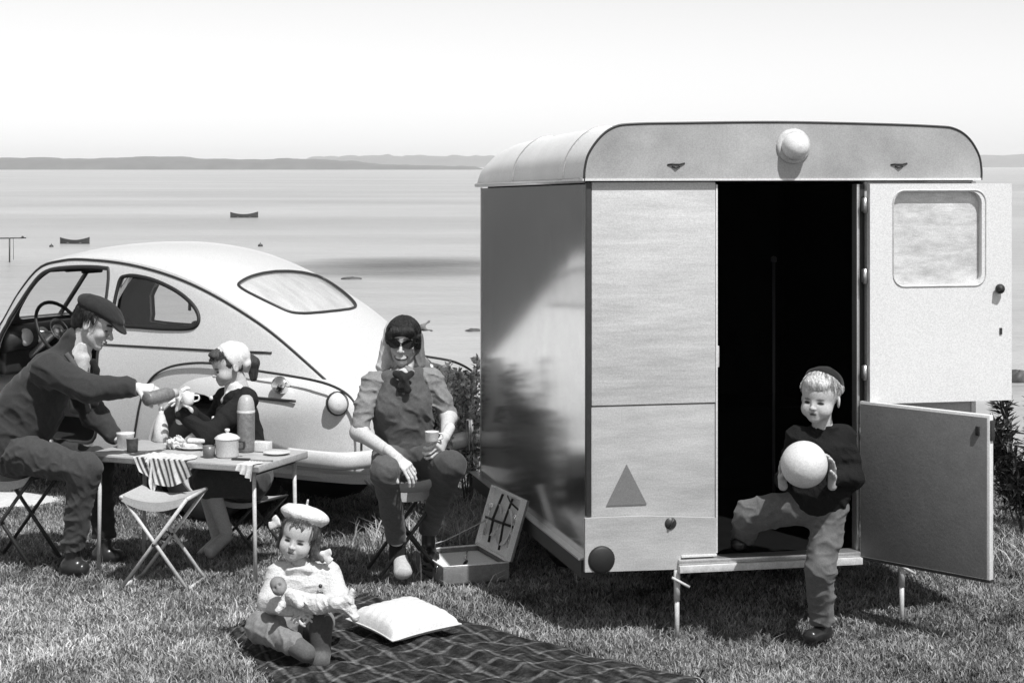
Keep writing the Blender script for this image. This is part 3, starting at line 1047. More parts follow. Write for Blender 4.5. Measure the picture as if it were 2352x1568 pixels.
# cabin
mb = MB()
for y in (.32, -.32):
    mb.box((2.12, y, .60), (.50, .52, .14), bev=.04)
    mb.box((1.84, y, .86), (.14, .52, .5), Euler((0, R(-14), 0)).to_matrix(), bev=.045)
M_SEAT = mat('seat_cloth', .05, .85, var=.3, scale=40)
obj('front_seats', mb, M_SEAT, car)
mb = MB(); mb.box((1.2, 0, .6), (.45, 1.1, .16), bev=.05); mb.box((.97, 0, .86), (.14, 1.1, .46), Euler((0, R(-22), 0)).to_matrix(), bev=.05); obj('rear_seat', mb, M_SEAT, car)
mb = MB()
mb.tube([(2.93, y, .98 + .015 * math.cos(y * 3)) for y in np.linspace(-.62, .62, 12)], .085, 10)
mb.box((2.98, 0, .85), (.1, 1.2, .22), bev=.03)
db = obj('dashboard', mb, M_DARKM, car)
mb = MB()
for y in (.30, .46):
    mb.lathe([(0, .02), (.05, .018), (.058, 0), (.058, -.02)], (2.86, y, .99), (-1, 0, .2), 18)
obj('gauge', mb, M_WHITE, db)
mb = MB()
ca, sa = math.cos(R(58)), math.sin(R(58))
sc = V(2.66, .34, 1.04)
ring = [sc + V(-.205 * math.cos(t) * ca * -1, .205 * math.sin(t), .205 * math.cos(t) * sa) for t in np.linspace(0, 2 * math.pi, 33)[:-1]]
mb.tube(ring, .0125, 8, closed=True)
sw = obj('steering_wheel', mb, M_BLACK, car)
mb = MB()
for t in (R(90), R(-90), R(180)):
    mb.tube([sc + V(.03, 0, -.02), sc + V(.2 * math.cos(t) * ca, .2 * math.sin(t), .2 * math.cos(t) * sa)], .008, 6)
mb.lathe([(0, .03), (.04, .022), (.045, 0), (.03, -.03)], sc + V(.02, 0, -.01), (-sa, 0, ca), 16)
mb.tube([sc + V(.02, 0, -.01), sc + V(.42, 0, -.28)], .022, 8)
mb.lathe([(.075, 0), (.08, .006), (.085, 0)], sc, (-sa, 0, ca), 24)
obj('spokes', mb, M_TRIM, sw)

# open near-side door, hinged on the windscreen pillar and swung forward
def cdoor():
    a = R(-100)
    hp = V(2.93, .765, 0)
    def T(x, z, dy):                       # x from hinge backwards
        q = Matrix.Rotation(a, 3, 'Z') @ V(-(2.93 - x), dy, 0)
        return (hp.x + q.x, hp.y + q.y, z)
    lowr = [p for p in DOORP if p.y < .96]
    n = len(lowr)
    mb = MB()
    mb.add([T(p.x, p.y, 0) for p in lowr] + [T(p.x, p.y, -.06) for p in lowr], [tuple(range(n)), tuple(range(n, 2 * n))[::-1]] + [(i, (i + 1) % n, n + (i + 1) % n, n + i) for i in range(n)], False)
    d = obj('door', mb, M_CAR, car)
    upr = [p for p in DOORP if p.y > .93]
    i0 = max(range(len(upr)), key=lambda i: (upr[i] - upr[i - 1]).length)
    upr = upr[i0:] + upr[:i0]
    mb = MB(); mb.tube([T(p.x, p.y, -.03) for p in upr], .02, 6); obj('window_frame', mb, M_CAR, d)
    mb = MB(); q = [T(p.x, p.y, -.03) for p in upr]; mb.add(q, [tuple(range(len(q)))]); obj('door_pane', mb, M_GLASS, d)
    mb = MB(); mb.tube([T(2.06, .9, .03), T(2.16, .9, .035)], .012, 8); obj('handle', mb, M_CHROME, d)
cdoor()
# ================================================================ people: smooth implicit bodies turned into meshes
class Frame:
    """local axes of a head or hand: x forward, y left, z up"""
    def __init__(s, c, f, u, k=1.):
        s.c = Vector(c)
        s.f = Vector(f).normalized()
        u = Vector(u)
        s.u = (u - s.f * u.dot(s.f)).normalized()
        s.l = s.u.cross(s.f)
        s.k = k
    def __call__(s, x, y, z):
        return s.c + (s.f * x + s.l * y + s.u * z) * s.k
    def d(s, x, y, z):
        return s.f * x + s.l * y + s.u * z

class Sdf:
    def __init__(s, k=.02):
        s.ops, s.k, s.folds = [], k, None

    def _add(s, kind, lo, hi, fn, k, c, mode):
        s.ops.append((mode, np.array(lo, float), np.array(hi, float), fn, s.k if k is None else k, c))
        return s

    def cap(s, a, b, r1, r2=None, k=None, c=.5, mode='u'):
        a, b = np.array(a, float), np.array(b, float)
        r2 = r1 if r2 is None else r2
        ba = b - a
        bb = max(float(ba @ ba), 1e-9)
        def fn(X, Y, Z):
            px, py, pz = X - a[0], Y - a[1], Z - a[2]
            t = np.clip((px * ba[0] + py * ba[1] + pz * ba[2]) / bb, 0, 1)
            return np.sqrt((px - t * ba[0])**2 + (py - t * ba[1])**2 + (pz - t * ba[2])**2) - (r1 + (r2 - r1) * t)
        r = max(r1, r2)
        return s._add('cap', np.minimum(a, b) - r, np.maximum(a, b) + r, fn, k, c, mode)

    def chain(s, pts, rs, k=None, c=.5, mode='u'):
        for i in range(len(pts) - 1):
            s.cap(pts[i], pts[i + 1], rs[i], rs[i + 1], k, c, mode)
        return s

    def ell(s, p, r, fr=None, k=None, c=.5, mode='u'):
        p = np.array(p, float)
        r = np.array(r, float) if hasattr(r, '__len__') else np.array([r] * 3, float)
        A = np.array([fr.f, fr.l, fr.u]) if fr is not None else np.eye(3)
        def fn(X, Y, Z):
            px, py, pz = X - p[0], Y - p[1], Z - p[2]
            q = [(px * A[i, 0] + py * A[i, 1] + pz * A[i, 2]) / r[i] for i in range(3)]
            k0 = np.sqrt(q[0]**2 + q[1]**2 + q[2]**2)
            k1 = np.sqrt((q[0] / r[0])**2 + (q[1] / r[1])**2 + (q[2] / r[2])**2) + 1e-9
            return k0 * (k0 - 1) / k1
        m = r.max()
        return s._add('ell', p - m, p + m, fn, k, c, mode)

    def ecap(s, a, b, side, ra, rb, k=None, c=.5, mode='u'):
        """tapered elliptical capsule: ra, rb = (half width along side, half thickness)"""
        a, b = np.array(a, float), np.array(b, float)
        ba = b - a
        L = float(np.sqrt(ba @ ba))
        t0 = ba / L
        w = np.array(side, float)
        w = w - t0 * (w @ t0)
        w /= np.sqrt(w @ w)
        q = np.cross(t0, w)
        def fn(X, Y, Z):
            px, py, pz = X - a[0], Y - a[1], Z - a[2]
            h = px * t0[0] + py * t0[1] + pz * t0[2]
            t = np.clip(h / L, 0, 1)
            ex = h - t * L
            rw = ra[0] + (rb[0] - ra[0]) * t
            rq = ra[1] + (rb[1] - ra[1]) * t
            dw = px * w[0] + py * w[1] + pz * w[2]
            dq = px * q[0] + py * q[1] + pz * q[2]
            return (np.sqrt((dw / rw)**2 + (dq / rq)**2 + (ex / (rq * .8))**2) - 1) * np.minimum(rw, rq)
        m = max(ra + rb)
        return s._add('ecap', np.minimum(a, b) - m, np.maximum(a, b) + m, fn, k, c, mode)

    def plane(s, p, n, k=.004):
        """keep only what lies behind the plane"""
        p = np.array(p, float)
        n = np.array(n, float)
        n = n / np.sqrt(n @ n)
        def fn(X, Y, Z):
            return -((X - p[0]) * n[0] + (Y - p[1]) * n[1] + (Z - p[2]) * n[2])
        return s._add('plane', [-99] * 3, [99] * 3, fn, k, None, 's')

    def fold(s, amp, fq, dirs, seed=0):
        s.folds = (amp, fq, dirs, seed)
        return s

    def build(s, h):
        u = [o for o in s.ops if o[0] == 'u']
        pad = 3 * h + .012
        lo = np.min([o[1] for o in u], 0) - pad
        hi = np.max([o[2] for o in u], 0) + pad
        n = np.ceil((hi - lo) / h).astype(int) + 1
        ax = [lo[i] + h * np.arange(n[i]) for i in range(3)]
        F = np.full(n, .08, np.float32)
        C = np.full(n, u[0][5], np.float32)
        for mode, a, b, fn, k, c in s.ops:
            e = k + 2 * h + .004
            i0 = np.clip(((a - e - lo) / h).astype(int), 0, n)
            i1 = np.clip(((b + e - lo) / h).astype(int) + 2, 0, n)
            if (i1 <= i0).any():
                continue
            sl = tuple(slice(i0[i], i1[i]) for i in range(3))
            X, Y, Z = ax[0][sl[0]][:, None, None], ax[1][sl[1]][None, :, None], ax[2][sl[2]][None, None, :]
            d = fn(X, Y, Z).astype(np.float32)
            f = F[sl]
            if mode == 'u':
                w = np.clip(.5 + .5 * (f - d) / k, 0, 1)
                C[sl] = np.where(d < f, c, C[sl])
                F[sl] = f * (1 - w) + d * w - k * w * (1 - w)
            elif mode == 's':
                w = np.clip(.5 - .5 * (f + d) / k, 0, 1)
                F[sl] = f * (1 - w) - d * w + k * w * (1 - w)
            elif mode == 'p':
                w = np.clip(.5 - d / (1.4 * h), 0, 1)
                C[sl] = C[sl] * (1 - w) + c * w
        if s.folds:
            amp, fq, dirs, seed = s.folds
            r = np.random.default_rng(seed)
            X, Y, Z = ax[0][:, None, None], ax[1][None, :, None], ax[2][None, None, :]
            N = 0
            for g in range(2):                       # two sets of creases: broad and fine
                W0 = 0
                for k in range(9):
                    dv = np.array(dirs[k % len(dirs)], float) + r.normal(0, .28, 3)
                    kv = dv / np.sqrt(dv @ dv) * fq * 1.3 * r.uniform(.35, 1.0) * (1 + .9 * g)
                    W0 = W0 + np.sin(X * kv[0] + Y * kv[1] + Z * kv[2] + r.uniform(0, 6.28))
                W0 = W0 / 2.1
                N = N + (np.exp(-(W0 * 1.5) ** 2) * 1.5 - .7) * (1 if g == 0 else .5)
            F = F + (-amp * .85 * N).astype(np.float32) * (np.abs(F) < .05)
        return surfnet(F, C, lo, h)

def surfnet(F, C, lo, h):
    S = F < 0
    n = np.array(F.shape)
    cnt = np.zeros(n - 1, np.int8)
    for dx in (0, 1):
        for dy in (0, 1):
            for dz in (0, 1):
                cnt += S[dx:n[0] - 1 + dx, dy:n[1] - 1 + dy, dz:n[2] - 1 + dz]
    act = (cnt > 0) & (cnt < 8)
    I = np.argwhere(act)
    idx = np.full(n - 1, -1, np.int32)
    idx[act] = np.arange(len(I))
    acc = np.zeros((len(I), 3))
    num = np.zeros(len(I))
    col = np.zeros(len(I))
    cor = [(a, b, c) for a in (0, 1) for b in (0, 1) for c in (0, 1)]
    for c in cor:
        col += C[I[:, 0] + c[0], I[:, 1] + c[1], I[:, 2] + c[2]]
    col /= 8
    for c in cor:
        for axn in range(3):
            if c[axn] == 0:
                e = list(c)
                e[axn] = 1
                a = F[I[:, 0] + c[0], I[:, 1] + c[1], I[:, 2] + c[2]]
                b = F[I[:, 0] + e[0], I[:, 1] + e[1], I[:, 2] + e[2]]
                m = (a < 0) != (b < 0)
                t = np.where(m, a / np.where(m, a - b, 1), 0)
                p = np.tile(np.array(c, float), (len(I), 1))
                p[:, axn] = t
                acc[m] += p[m]
                num[m] += 1
    verts = lo + h * (I + acc / np.maximum(num, 1)[:, None])
    quads = []
    for axn in range(3):
        b, c = (axn + 1) % 3, (axn + 2) % 3
        sl0 = [slice(None)] * 3
        sl1 = [slice(None)] * 3
        sl0[axn] = slice(0, -1)
        sl1[axn] = slice(1, None)
        A, B = S[tuple(sl0)], S[tuple(sl1)]
        E = np.argwhere(A != B)
        E = E[(E[:, b] > 0) & (E[:, c] > 0) & (E[:, b] < n[b] - 1) & (E[:, c] < n[c] - 1)]
        ins = A[E[:, 0], E[:, 1], E[:, 2]]
        q = []
        for db, dc in ((-1, -1), (0, -1), (0, 0), (-1, 0)):
            k = E.copy()
            k[:, b] += db
            k[:, c] += dc
            q.append(idx[k[:, 0], k[:, 1], k[:, 2]])
        q = np.stack(q, 1)
        q[~ins] = q[~ins][:, ::-1]
        quads.append(q)
    return verts, np.concatenate(quads), col

def sdf_mesh(name, parts):
    """parts: list of (verts, quads, col) joined into one mesh"""
    V0 = np.concatenate([p[0] for p in parts])
    C0 = np.concatenate([p[2] for p in parts])
    off, Q = 0, []
    for p in parts:
        Q.append(p[1] + off)
        off += len(p[0])
    Q = np.concatenate(Q)
    me = bpy.data.meshes.new(name)
    me.vertices.add(len(V0))
    me.vertices.foreach_set('co', V0.astype(np.float32).ravel())
    me.loops.add(Q.size)
    me.loops.foreach_set('vertex_index', Q.astype(np.int32).ravel())
    me.polygons.add(len(Q))
    me.polygons.foreach_set('loop_start', np.arange(len(Q), dtype=np.int32) * 4)
    me.update(calc_edges=True)
    me.polygons.foreach_set('use_smooth', np.ones(len(Q), bool))
    at = me.attributes.new('Col', 'FLOAT', 'POINT')
    at.data.foreach_set('value', C0.astype(np.float32))
    return me

def sobj(name, parts, m, parent):
    if isinstance(parts, tuple):
        parts = [parts]
    return obj(name, sdf_mesh(name, parts), m, parent, world=(parent.type == 'EMPTY'), norm=False)

M_SKIN = mat('skin', .5, .68, var=.08, scale=40, attr=True, spec=.2, bump=.06, bscale=220)
M_FAB = mat('fabric', .3, .9, var=.16, scale=55, attr=True, bump=.10, bscale=300, sheen=.1, spec=.2)
M_KNIT = mat('knitwear', .7, .95, var=.14, scale=90, attr=True, bump=.45, bscale=150, spec=.15)
M_HAIR = mat('hair', .05, .55, var=.7, scale=110, attr=True, stretch=(1, 1, .18), bump=.9, bscale=190)
M_SHOE = mat('shoe_leather', .03, .28, var=.2, scale=20, attr=True)

def kid_head(F, sk, brow, eye, mouth, nose, ears, neck, lip):
    """round-cheeked child's head: big skull, low small features"""
    S = Sdf(.022)
    k = F.k
    S.ell(F(-.012, 0, .034), np.array((.100, .080, .084)) * k, F, c=sk)
    S.ell(F(.026, 0, .016), np.array((.064, .067, .072)) * k, F, c=sk)
    S.ell(F(.026, 0, -.040), np.array((.060, .064, .058)) * k, F, c=sk)
    for y in (1, -1):
        S.ell(F(.050, .034 * y, -.050), .031 * k, c=sk)
    S.ell(F(.062, 0, -.086), np.array((.022, .026, .020)) * k, F, c=sk)
    if neck:
        S.cap(F(-.022, 0, -.05), F(-.04, 0, -.16), neck * k, c=sk)
    ez = -.018
    for y in (1, -1):
        S.ell(F(.103, .031 * y, ez), np.array((.022, .016, .0085)) * k, F, k=.014, mode='s')
    ns = .5 + .4 * nose
    S.cap(F(.084, 0, -.018), F(.094, 0, -.038), .005 * k, .0085 * k * ns, k=.012, c=sk)
    S.ell(F(.099, 0, -.040), .0098 * k * ns * 1.1, k=.007, c=sk)
    for y in (1, -1):
        S.ell(F(.092, .0095 * y, -.043), .0068 * k * ns, k=.006, c=sk)
        if ears:
            E = Frame(F(-.014, .079 * y, -.020), F.d(1, .45 * y, .15), F.u, k)
            S.ell(E(0, 0, .006), np.array((.019, .0075, .025)) * k, E, k=.006, c=sk)
            S.ell(E(.002, .008 * y, .0), np.array((.010, .005, .018)) * k, E, k=.004, mode='s')
    mz = -.066
    S.cap(F(.080, .013, mz + .004), F(.080, -.013, mz + .004), .0062 * k, k=.010, c=sk * lip)
    S.cap(F(.079, .010, mz - .006), F(.079, -.010, mz - .006), .0068 * k, k=.010, c=sk * lip)
    for y in (1, -1):
        if eye == 'open':
            S.ell(F(.082, .031 * y, ez), np.array((.03, .0105, .006)) * k, F, c=.02, mode='p')
        elif eye == 'squint':
            S.ell(F(.080, .031 * y, ez), np.array((.03, .0145, .0064)) * k, F, c=.02, mode='p')
        else:
            S.ell(F(.080, .031 * y, ez - .003), np.array((.03, .0145, .0058)) * k, F, c=.02, mode='p')
        S.ell(F(.080, .030 * y, ez + .0155), np.array((.03, .0165, .0052)) * k, F, c=brow, mode='p')
        S.ell(F(.092, .006 * y, -.0475), np.array((.012, .0032, .0032)) * k, F, c=.12, mode='p')
    if mouth == 'pout':
        for y in (1, -1):
            S.ell(F(.08, .008 * y, mz - .001), np.array((.03, .010, .0040)) * k, F, c=.06, mode='p')
    elif mouth == 'open':
        S.ell(F(.082, .003, mz - .001), np.array((.03, .016, .0062)) * k, F, c=.05, mode='p')
    else:
        S.cap(F(.085, .014, mz - .001), F(.085, -.014, mz - .001), .003 * k, c=.1, mode='p')
    return S

def head(F, sk=.5, kid=False, brow=.06, lip=.55, eye='open', mouth='calm', nose=1., ears=True, neck=.05, browz=.022):
    S = Sdf(.018)
    dz = -.014 if kid else 0.
    if kid:
        return kid_head(F, sk, brow, eye, mouth, nose, ears, neck, lip)
    S.ell(F(-.014, 0, .035), np.array((.098, .077, .082)) * F.k, F, c=sk)
    S.ell(F(.026, 0, .028 + dz), np.array((.062, .064, .070)) * F.k, F, c=sk)
    S.ell(F(.026, 0, -.038 + dz * .6), np.array((.060, .056, .070)) * F.k, F, c=sk)
    for y in (1, -1):
        S.cap(F(.0, .044 * y, -.058), F(.055, .014 * y, -.094), .020 * F.k, .017 * F.k, c=sk)
        S.ell(F(.056, .033 * y, -.034 + dz), (.026 if kid else .022) * F.k, c=sk)
        S.cap(F(.080, .014 * y, browz + dz), F(.068, .044 * y, browz - .002 + dz), .008 * F.k, c=sk, k=.014)
    S.ell(F(.066, 0, -.097), .019 * F.k, c=sk)
    if neck:
        S.cap(F(-.022, 0, -.06), F(-.04, 0, -.17), neck * F.k, c=sk)
    for y in (1, -1):
        S.ell(F(.1, .032 * y, -.001 + dz), np.array((.022, .017, .0115)) * F.k, F, k=.012, mode='s')
        S.ell(F(.0725, .031 * y, -.002 + dz), .0138 * F.k, k=.003, c=sk * .95)
    nz = -.030 * nose + dz
    ns = .55 + .45 * nose
    S.cap(F(.085, 0, .004 + dz), F(.098 + .010 * (nose - .6) / .4 * (1 if nose > .6 else .3), 0, nz), .006 * F.k * ns, .0095 * F.k * ns, k=.012, c=sk)
    S.ell(F(.097 + .011 * nose, 0, nz - .004), .0105 * F.k * ns, k=.006, c=sk)
    for y in (1, -1):
        S.ell(F(.096, .0115 * y, nz - .007), .0078 * F.k * ns, k=.006, c=sk)
        if ears:
            E = Frame(F(-.012, .076 * y, -.012), F.d(1, .35 * y, .15), F.u, F.k)
            S.ell(E(0, 0, 0), np.array((.020, .0075, .031)) * F.k, E, k=.006, c=sk)
            S.ell(E(.002, .008 * y, .0), np.array((.010, .005, .018)) * F.k, E, k=.004, mode='s')
    mz = -.068 + dz * .6
    if mouth == 'smile':
        S.ell(F(.074, 0, mz), np.array((.018, .030, .020)) * F.k, F, c=sk)
    else:
        S.cap(F(.087, .017, mz + .004), F(.087, -.017, mz + .004), .0062 * F.k, k=.007, c=sk * lip)
        S.cap(F(.086, .014, mz - .007), F(.086, -.014, mz - .007), .0068 * F.k, k=.007, c=sk * lip)
    # colouring of eyes, brows and mouth
    for y in (1, -1):
        if eye == 'open':
            S.ell(F(.084, .031 * y, -.002 + dz), np.array((.014, .0135, .0055)) * F.k, F, c=.62, mode='p')
            S.ell(F(.086, .031 * y, -.002 + dz), np.array((.012, .0058, .0058)) * F.k, F, c=.02, mode='p')
            S.cap(F(.090, .018 * y, .003 + dz), F(.082, .046 * y, .003 + dz), .0028 * F.k, c=.04, mode='p')
        elif eye == 'squint':
            S.cap(F(.088, .019 * y, -.001 + dz), F(.080, .045 * y, -.003 + dz), .0062 * F.k, c=.03, mode='p')
        elif eye == 'down':
            S.cap(F(.088, .019 * y, -.004 + dz), F(.080, .047 * y, -.004 + dz), .0052 * F.k, c=.02, mode='p')
        S.cap(F(.091, .014 * y, browz + (.004 if eye != 'squint' else -.003) + dz), F(.078, .046 * y, browz + .003 + dz), .006 * F.k, c=brow, mode='p')
        S.ell(F(.101, .0065 * y, nz - .0125), .0035 * F.k, c=.08, mode='p')
    if mouth == 'calm':
        S.cap(F(.093, .017, mz - .001), F(.093, -.017, mz - .001), .0028 * F.k, c=.07, mode='p')
    elif mouth == 'smile':
        S.ell(F(.09, 0, mz), np.array((.05, .037, .0165)) * F.k, F, c=.03, mode='p')
        S.ell(F(.09, 0, mz + .001), np.array((.05, .029, .0095)) * F.k, F, c=.72, mode='p')
        S.ell(F(.09, 0, mz + .019), np.array((.05, .036, .0165)) * F.k, F, c=sk, mode='p')
    elif mouth == 'open':
        S.ell(F(.092, .004, mz - .001), np.array((.014, .015, .0065)) * F.k, F, c=.05, mode='p')
    elif mouth == 'pout':
        S.cap(F(.093, 0, mz + .002), F(.09, .018, mz - .006), .004 * F.k, c=.08, mode='p')
        S.cap(F(.093, 0, mz + .002), F(.09, -.018, mz - .006), .004 * F.k, c=.08, mode='p')
    return S

def hand(wrist, d, n, thumb=1, curl=(.5, .5, .5, .5), k=1., sk=.5, spread=.12, thumb_in=.3, tc=.3):
    """d: along the hand, n: where the palm faces, thumb: side of the thumb"""
    d = Vector(d).normalized()
    n = Vector(n)
    n = (n - d * n.dot(d)).normalized()
    t = d.cross(n) * thumb
    w = Vector(wrist)
    S = Sdf(.007 * k)
    Q = lambda a, b, c: w + (d * a + t * b + n * c) * k
    S.cap(Q(-.05, 0, 0), Q(.01, 0, 0), .027 * k, .026 * k, c=sk)
    S.ecap(Q(.012, 0, 0), Q(.082, .0, 0), t, (.030 * k, .017 * k), (.039 * k, .014 * k), c=sk, k=.012 * k)
    roots = [(.088, .030), (.093, .0105), (.090, -.0095), (.082, -.028)]
    lens = [(.040, .025, .019), (.045, .028, .020), (.042, .026, .019), (.032, .020, .017)]
    for (a, b), L, cu, i in zip(roots, lens, curl, range(4)):
        p = Q(a - .012, b, 0)
        ang = cu * .35
        sp = spread * (1.5 - i) / 1.5
        for j, l in enumerate(L):
            ang += cu * (.45 if j == 0 else .8)
            q = p + ((d * math.cos(ang) + n * math.sin(ang)) * math.cos(sp) + t * math.sin(sp)) * (l + (.012 if j == 0 else 0)) * k
            S.cap(p, q, (.0092 - .0007 * j) * k, (.0086 - .0008 * j) * k, k=.004 * k, c=sk)
            p = q
    p = Q(.022, .026, .006)
    dirs = [(.62, .72, thumb_in), (.80, .42, thumb_in + tc * .5), (.9, .15, thumb_in + tc)]
    for j, (l, dv) in enumerate(zip((.046, .032, .026), dirs)):
        v = (d * dv[0] + t * dv[1] + n * dv[2]).normalized()
        q = p + v * l * k
        S.cap(p, q, (.0125 - .0012 * j) * k, (.0112 - .0012 * j) * k, k=.006 * k, c=sk)
        p = q
    return S

def shoe(S, ankle, toe, k=1., c=.03, h=.045):
    """low shoe from heel to toe, standing on its sole"""
    a, t = Vector(ankle), Vector(toe)
    dv = Vector((t.x - a.x, t.y - a.y, 0)).normalized()
    z = t.z
    heel = Vector((a.x, a.y, z)) - dv * .035 * k
    sd = dv.cross(V(0, 0, 1))
    S.ecap(heel, t - dv * .03 * k, sd, (.034 * k, .042 * k), (.043 * k, .036 * k), c=c, k=.02)
    S.cap(Vector((a.x, a.y, z + .0 * k)), a, .040 * k, .036 * k, c=c, k=.025)
    S.plane((0, 0, z - h * .62 * k), (0, 0, -1))
    return S

def strands(F, hair, n, el_end, col, seed, rad=(.107, .087, .090), c0=(-.012, 0, .034), r0=.0016, az=(-180, 180), top=70, flick=.012):
    """single locks lying over the head; el_end(azimuth in degrees) is where they stop"""
    rr = np.random.default_rng(seed)
    mb = MB()
    cl = []
    for k in range(n):
        a0 = rr.uniform(*az)
        e1 = el_end(a0) + rr.normal(0, 5)
        e0 = top + rr.uniform(-8, 15)
        pts = []
        w = rr.normal(0, 6)
        lift = rr.uniform(.0, .004)
        for j in range(7):
            t = j / 6
            e, a = R(e0 + (e1 - e0) * t), R(a0 + w * math.sin(t * 3))
            q = 1 + lift / .09 + (flick * rr.random() * t ** 3) / .09
            pts.append(F(c0[0] + rad[0] * q * math.cos(e) * math.cos(a), c0[1] + rad[1] * q * math.cos(e) * math.sin(a), c0[2] + rad[2] * q * math.sin(e)))
        b = len(mb.v)
        mb.tube(pts, [r0 * F.k * (1 - .55 * j / 6) for j in range(7)], 4, cap=False)
        cl += [max(.004, col * rr.uniform(.45, 1.6))] * (len(mb.v) - b)
    mb.c = cl
    tag(obj('strands', mb, M_HAIR, hair, norm=False), kind='stuff')

def person(label, loc):
    return thing('person', label, 'person', loc)

# ---------------------------------------------------------------- man pouring from a flask
def man():
    t = person('man in dark jacket and flat cap seated on a stool, pouring from a flask', (P(60, 1100, 9.75).x, 9.75, 0))
    hipR, hipL, pel = P(55, 1042, 9.62), P(62, 1036, 9.92), P(45, 1035, 9.77)
    mid, che, nek = P(72, 930, 9.77), P(125, 858, 9.76), P(172, 806, 9.75)
    shR, shL = P(112, 850, 9.58), P(160, 845, 9.95)
    elR, wrR = P(205, 893, 9.42), P(312, 890, 9.50)
    elL, wrL = P(215, 950, 9.99), P(266, 1006, 9.92)
    knR, anR = P(196, 1078, 9.46), P(168, 1258, 9.52)
    knL, anL = P(225, 1062, 9.86), P(240, 1240, 9.86)
    toR, toL = P(204, 1306, 9.50), P(285, 1278, 9.84)
    sd = (0, 1, 0)
    F = Frame(P(219, 742, 9.74), (.89, -.16, -.42), (.42, 0, .9), 1.06)
    B = Sdf(.03)
    B.ecap(pel, mid, sd, (.15, .10), (.14, .10)).ecap(mid, che, sd, (.14, .10), (.15, .10))
    B.chain([shR, elR, wrR], (.045, .036, .027)).chain([shL, elL, wrL], (.045, .036, .027))
    B.chain([hipR, knR, anR], (.075, .05, .035)).chain([hipL, knL, anL], (.075, .05, .035))
    B.cap(che, nek, .08, .055).cap(nek, F(-.03, 0, -.1), .055)
    hd = head(F, .46, brow=.03, eye='down', lip=.6, neck=.052)
    h1 = hand(wrR, (1, .05, -.05), (.1, .45, -.9), -1, (.75, .75, .75, .75), 1.0, .58, thumb_in=.5)
    h2 = hand(wrL, (.8, -.2, -.35), (.2, -.1, -1), 1, (.25, .25, .25, .3), 1.0, .5)
    sobj('body', [B.build(.008), hd.build(.0024), h1.build(.003), h2.build(.003)], M_SKIN, t)
    J = Sdf(.045)
    J.ecap(P(40, 1015, 9.77), mid, sd, (.185, .165), (.185, .165), c=.036).ecap(mid, che, sd, (.185, .165), (.19, .135), c=.036)
    J.cap(che, P(160, 815, 9.76), .13, .075, c=.036)
    J.cap(P(156, 812, 9.76), P(176, 782, 9.755), .080, .070, c=.036, k=.02)
    J.cap(shR, shL, .085, c=.036)
    J.chain([shR, elR, P(300, 890, 9.49)], (.085, .072, .055), c=.036, k=.03)
    J.chain([shL, elL, P(258, 997, 9.93)], (.085, .07, .052), c=.036, k=.03)
    J.ecap(P(25, 985, 9.77), P(35, 1030, 9.77), sd, (.19, .15), (.20, .17), c=.036)
    J.plane(P(316, 890, 9.5), (1, 0, 0))
    J.plane(P(40, 1052, 9.77), (-.15, 0, -1))
    # neck opening
    J.cap(P(193, 793, 9.75), P(228, 716, 9.75), .062, .09, mode='s', k=.006)
    J.cap(P(207, 828, 9.74), P(240, 800, 9.74), .026, .06, mode='s', k=.01)
    J.fold(.0065, 34, [(1, .3, .6), (.4, 0, 1), (.9, .2, -.7)], 3)
    jk = sobj('jacket', J.build(.0065), M_FAB, t)
    for q in (P(118, 1013, 9.585),):
        mb = MB(); mb.lathe([(0, .006), (.009, .005), (.011, 0)], q, (.1, -1, .1), 10); obj('button', mb, M_STEEL, jk)
    mb = MB(); mb.tube(spline([P(152, 812, 9.60), P(178, 850, 9.575), P(196, 905, 9.575), P(204, 945, 9.59)], 5), .014, 6, flat=((1, 0, 0), .45))
    obj('lapel', mb, mat('lapel_cloth', .075, .9, var=.2, scale=40), jk)
    C = Sdf(.012)
    C.cap(P(176, 812, 9.75), P(190, 787, 9.75), .064, .060, c=.6)
    C.ecap(P(185, 860, 9.76), P(186, 818, 9.75), sd, (.06, .045), (.06, .055), c=.6)
    C.plane(P(192, 782, 9.75), (.45, 0, .9))
    sobj('shirt', C.build(.004), M_FAB, t)
    T = Sdf(.01)
    T.cap(P(214, 832, 9.71), P(222, 850, 9.70), .02, .016, c=.012).cap(P(222, 850, 9.70), P(214, 925, 9.70), .016, .03, c=.012)
    sobj('tie', T.build(.004), M_FAB, t)
    U = Sdf(.04)
    U.chain([hipR, knR, anR + V(0, 0, .0)], (.105, .078, .062), c=.05).chain([hipL, knL, anL], (.10, .075, .06), c=.03)  # left leg darker: the shadow it sits in is put into its tone
    U.ecap(P(50, 1050, 9.77), P(44, 1010, 9.77), sd, (.185, .14), (.175, .13), c=.05)
    U.plane(anR + V(0, 0, -.012), (0, 0, -1))
    U.fold(.007, 42, [(.7, 0, 1), (1, .3, .2), (.5, 0, -1)], 5)
    sobj('trousers', U.build(.0065), M_FAB, t)
    for a, o in ((anR, toR), (anL, toL)):
        S = shoe(Sdf(.02), a, o, 1.05, .025)
        sobj('shoe', S.build(.005), M_SHOE, t)
    H = Sdf(.012)
    H.ell(F(-.026, 0, .022), np.array((.094, .081, .088)) * F.k, F, c=.02)
    H.cap(F(-.085, 0, -.02), F(-.075, 0, -.07), .04 * F.k, .03 * F.k, c=.02)
    H.plane(F(.018, 0, 0), F.d(1, 0, -.25))
    H.plane(F(0, 0, -.062), F.d(0, 0, -1))
    H.ell(F(-.012, -.07, -.03), np.array((.03, .05, .045)) * F.k, F, mode='s', k=.006)
    H.ell(F(-.012, .07, -.03), np.array((.03, .05, .045)) * F.k, F, mode='s', k=.006)
    hr = sobj('hair', H.build(.004), M_HAIR, t)
    strands(F, hr, 260, lambda a: -22 if abs(a) > 100 else 8, .02, 1, az=(70, 290), top=20)
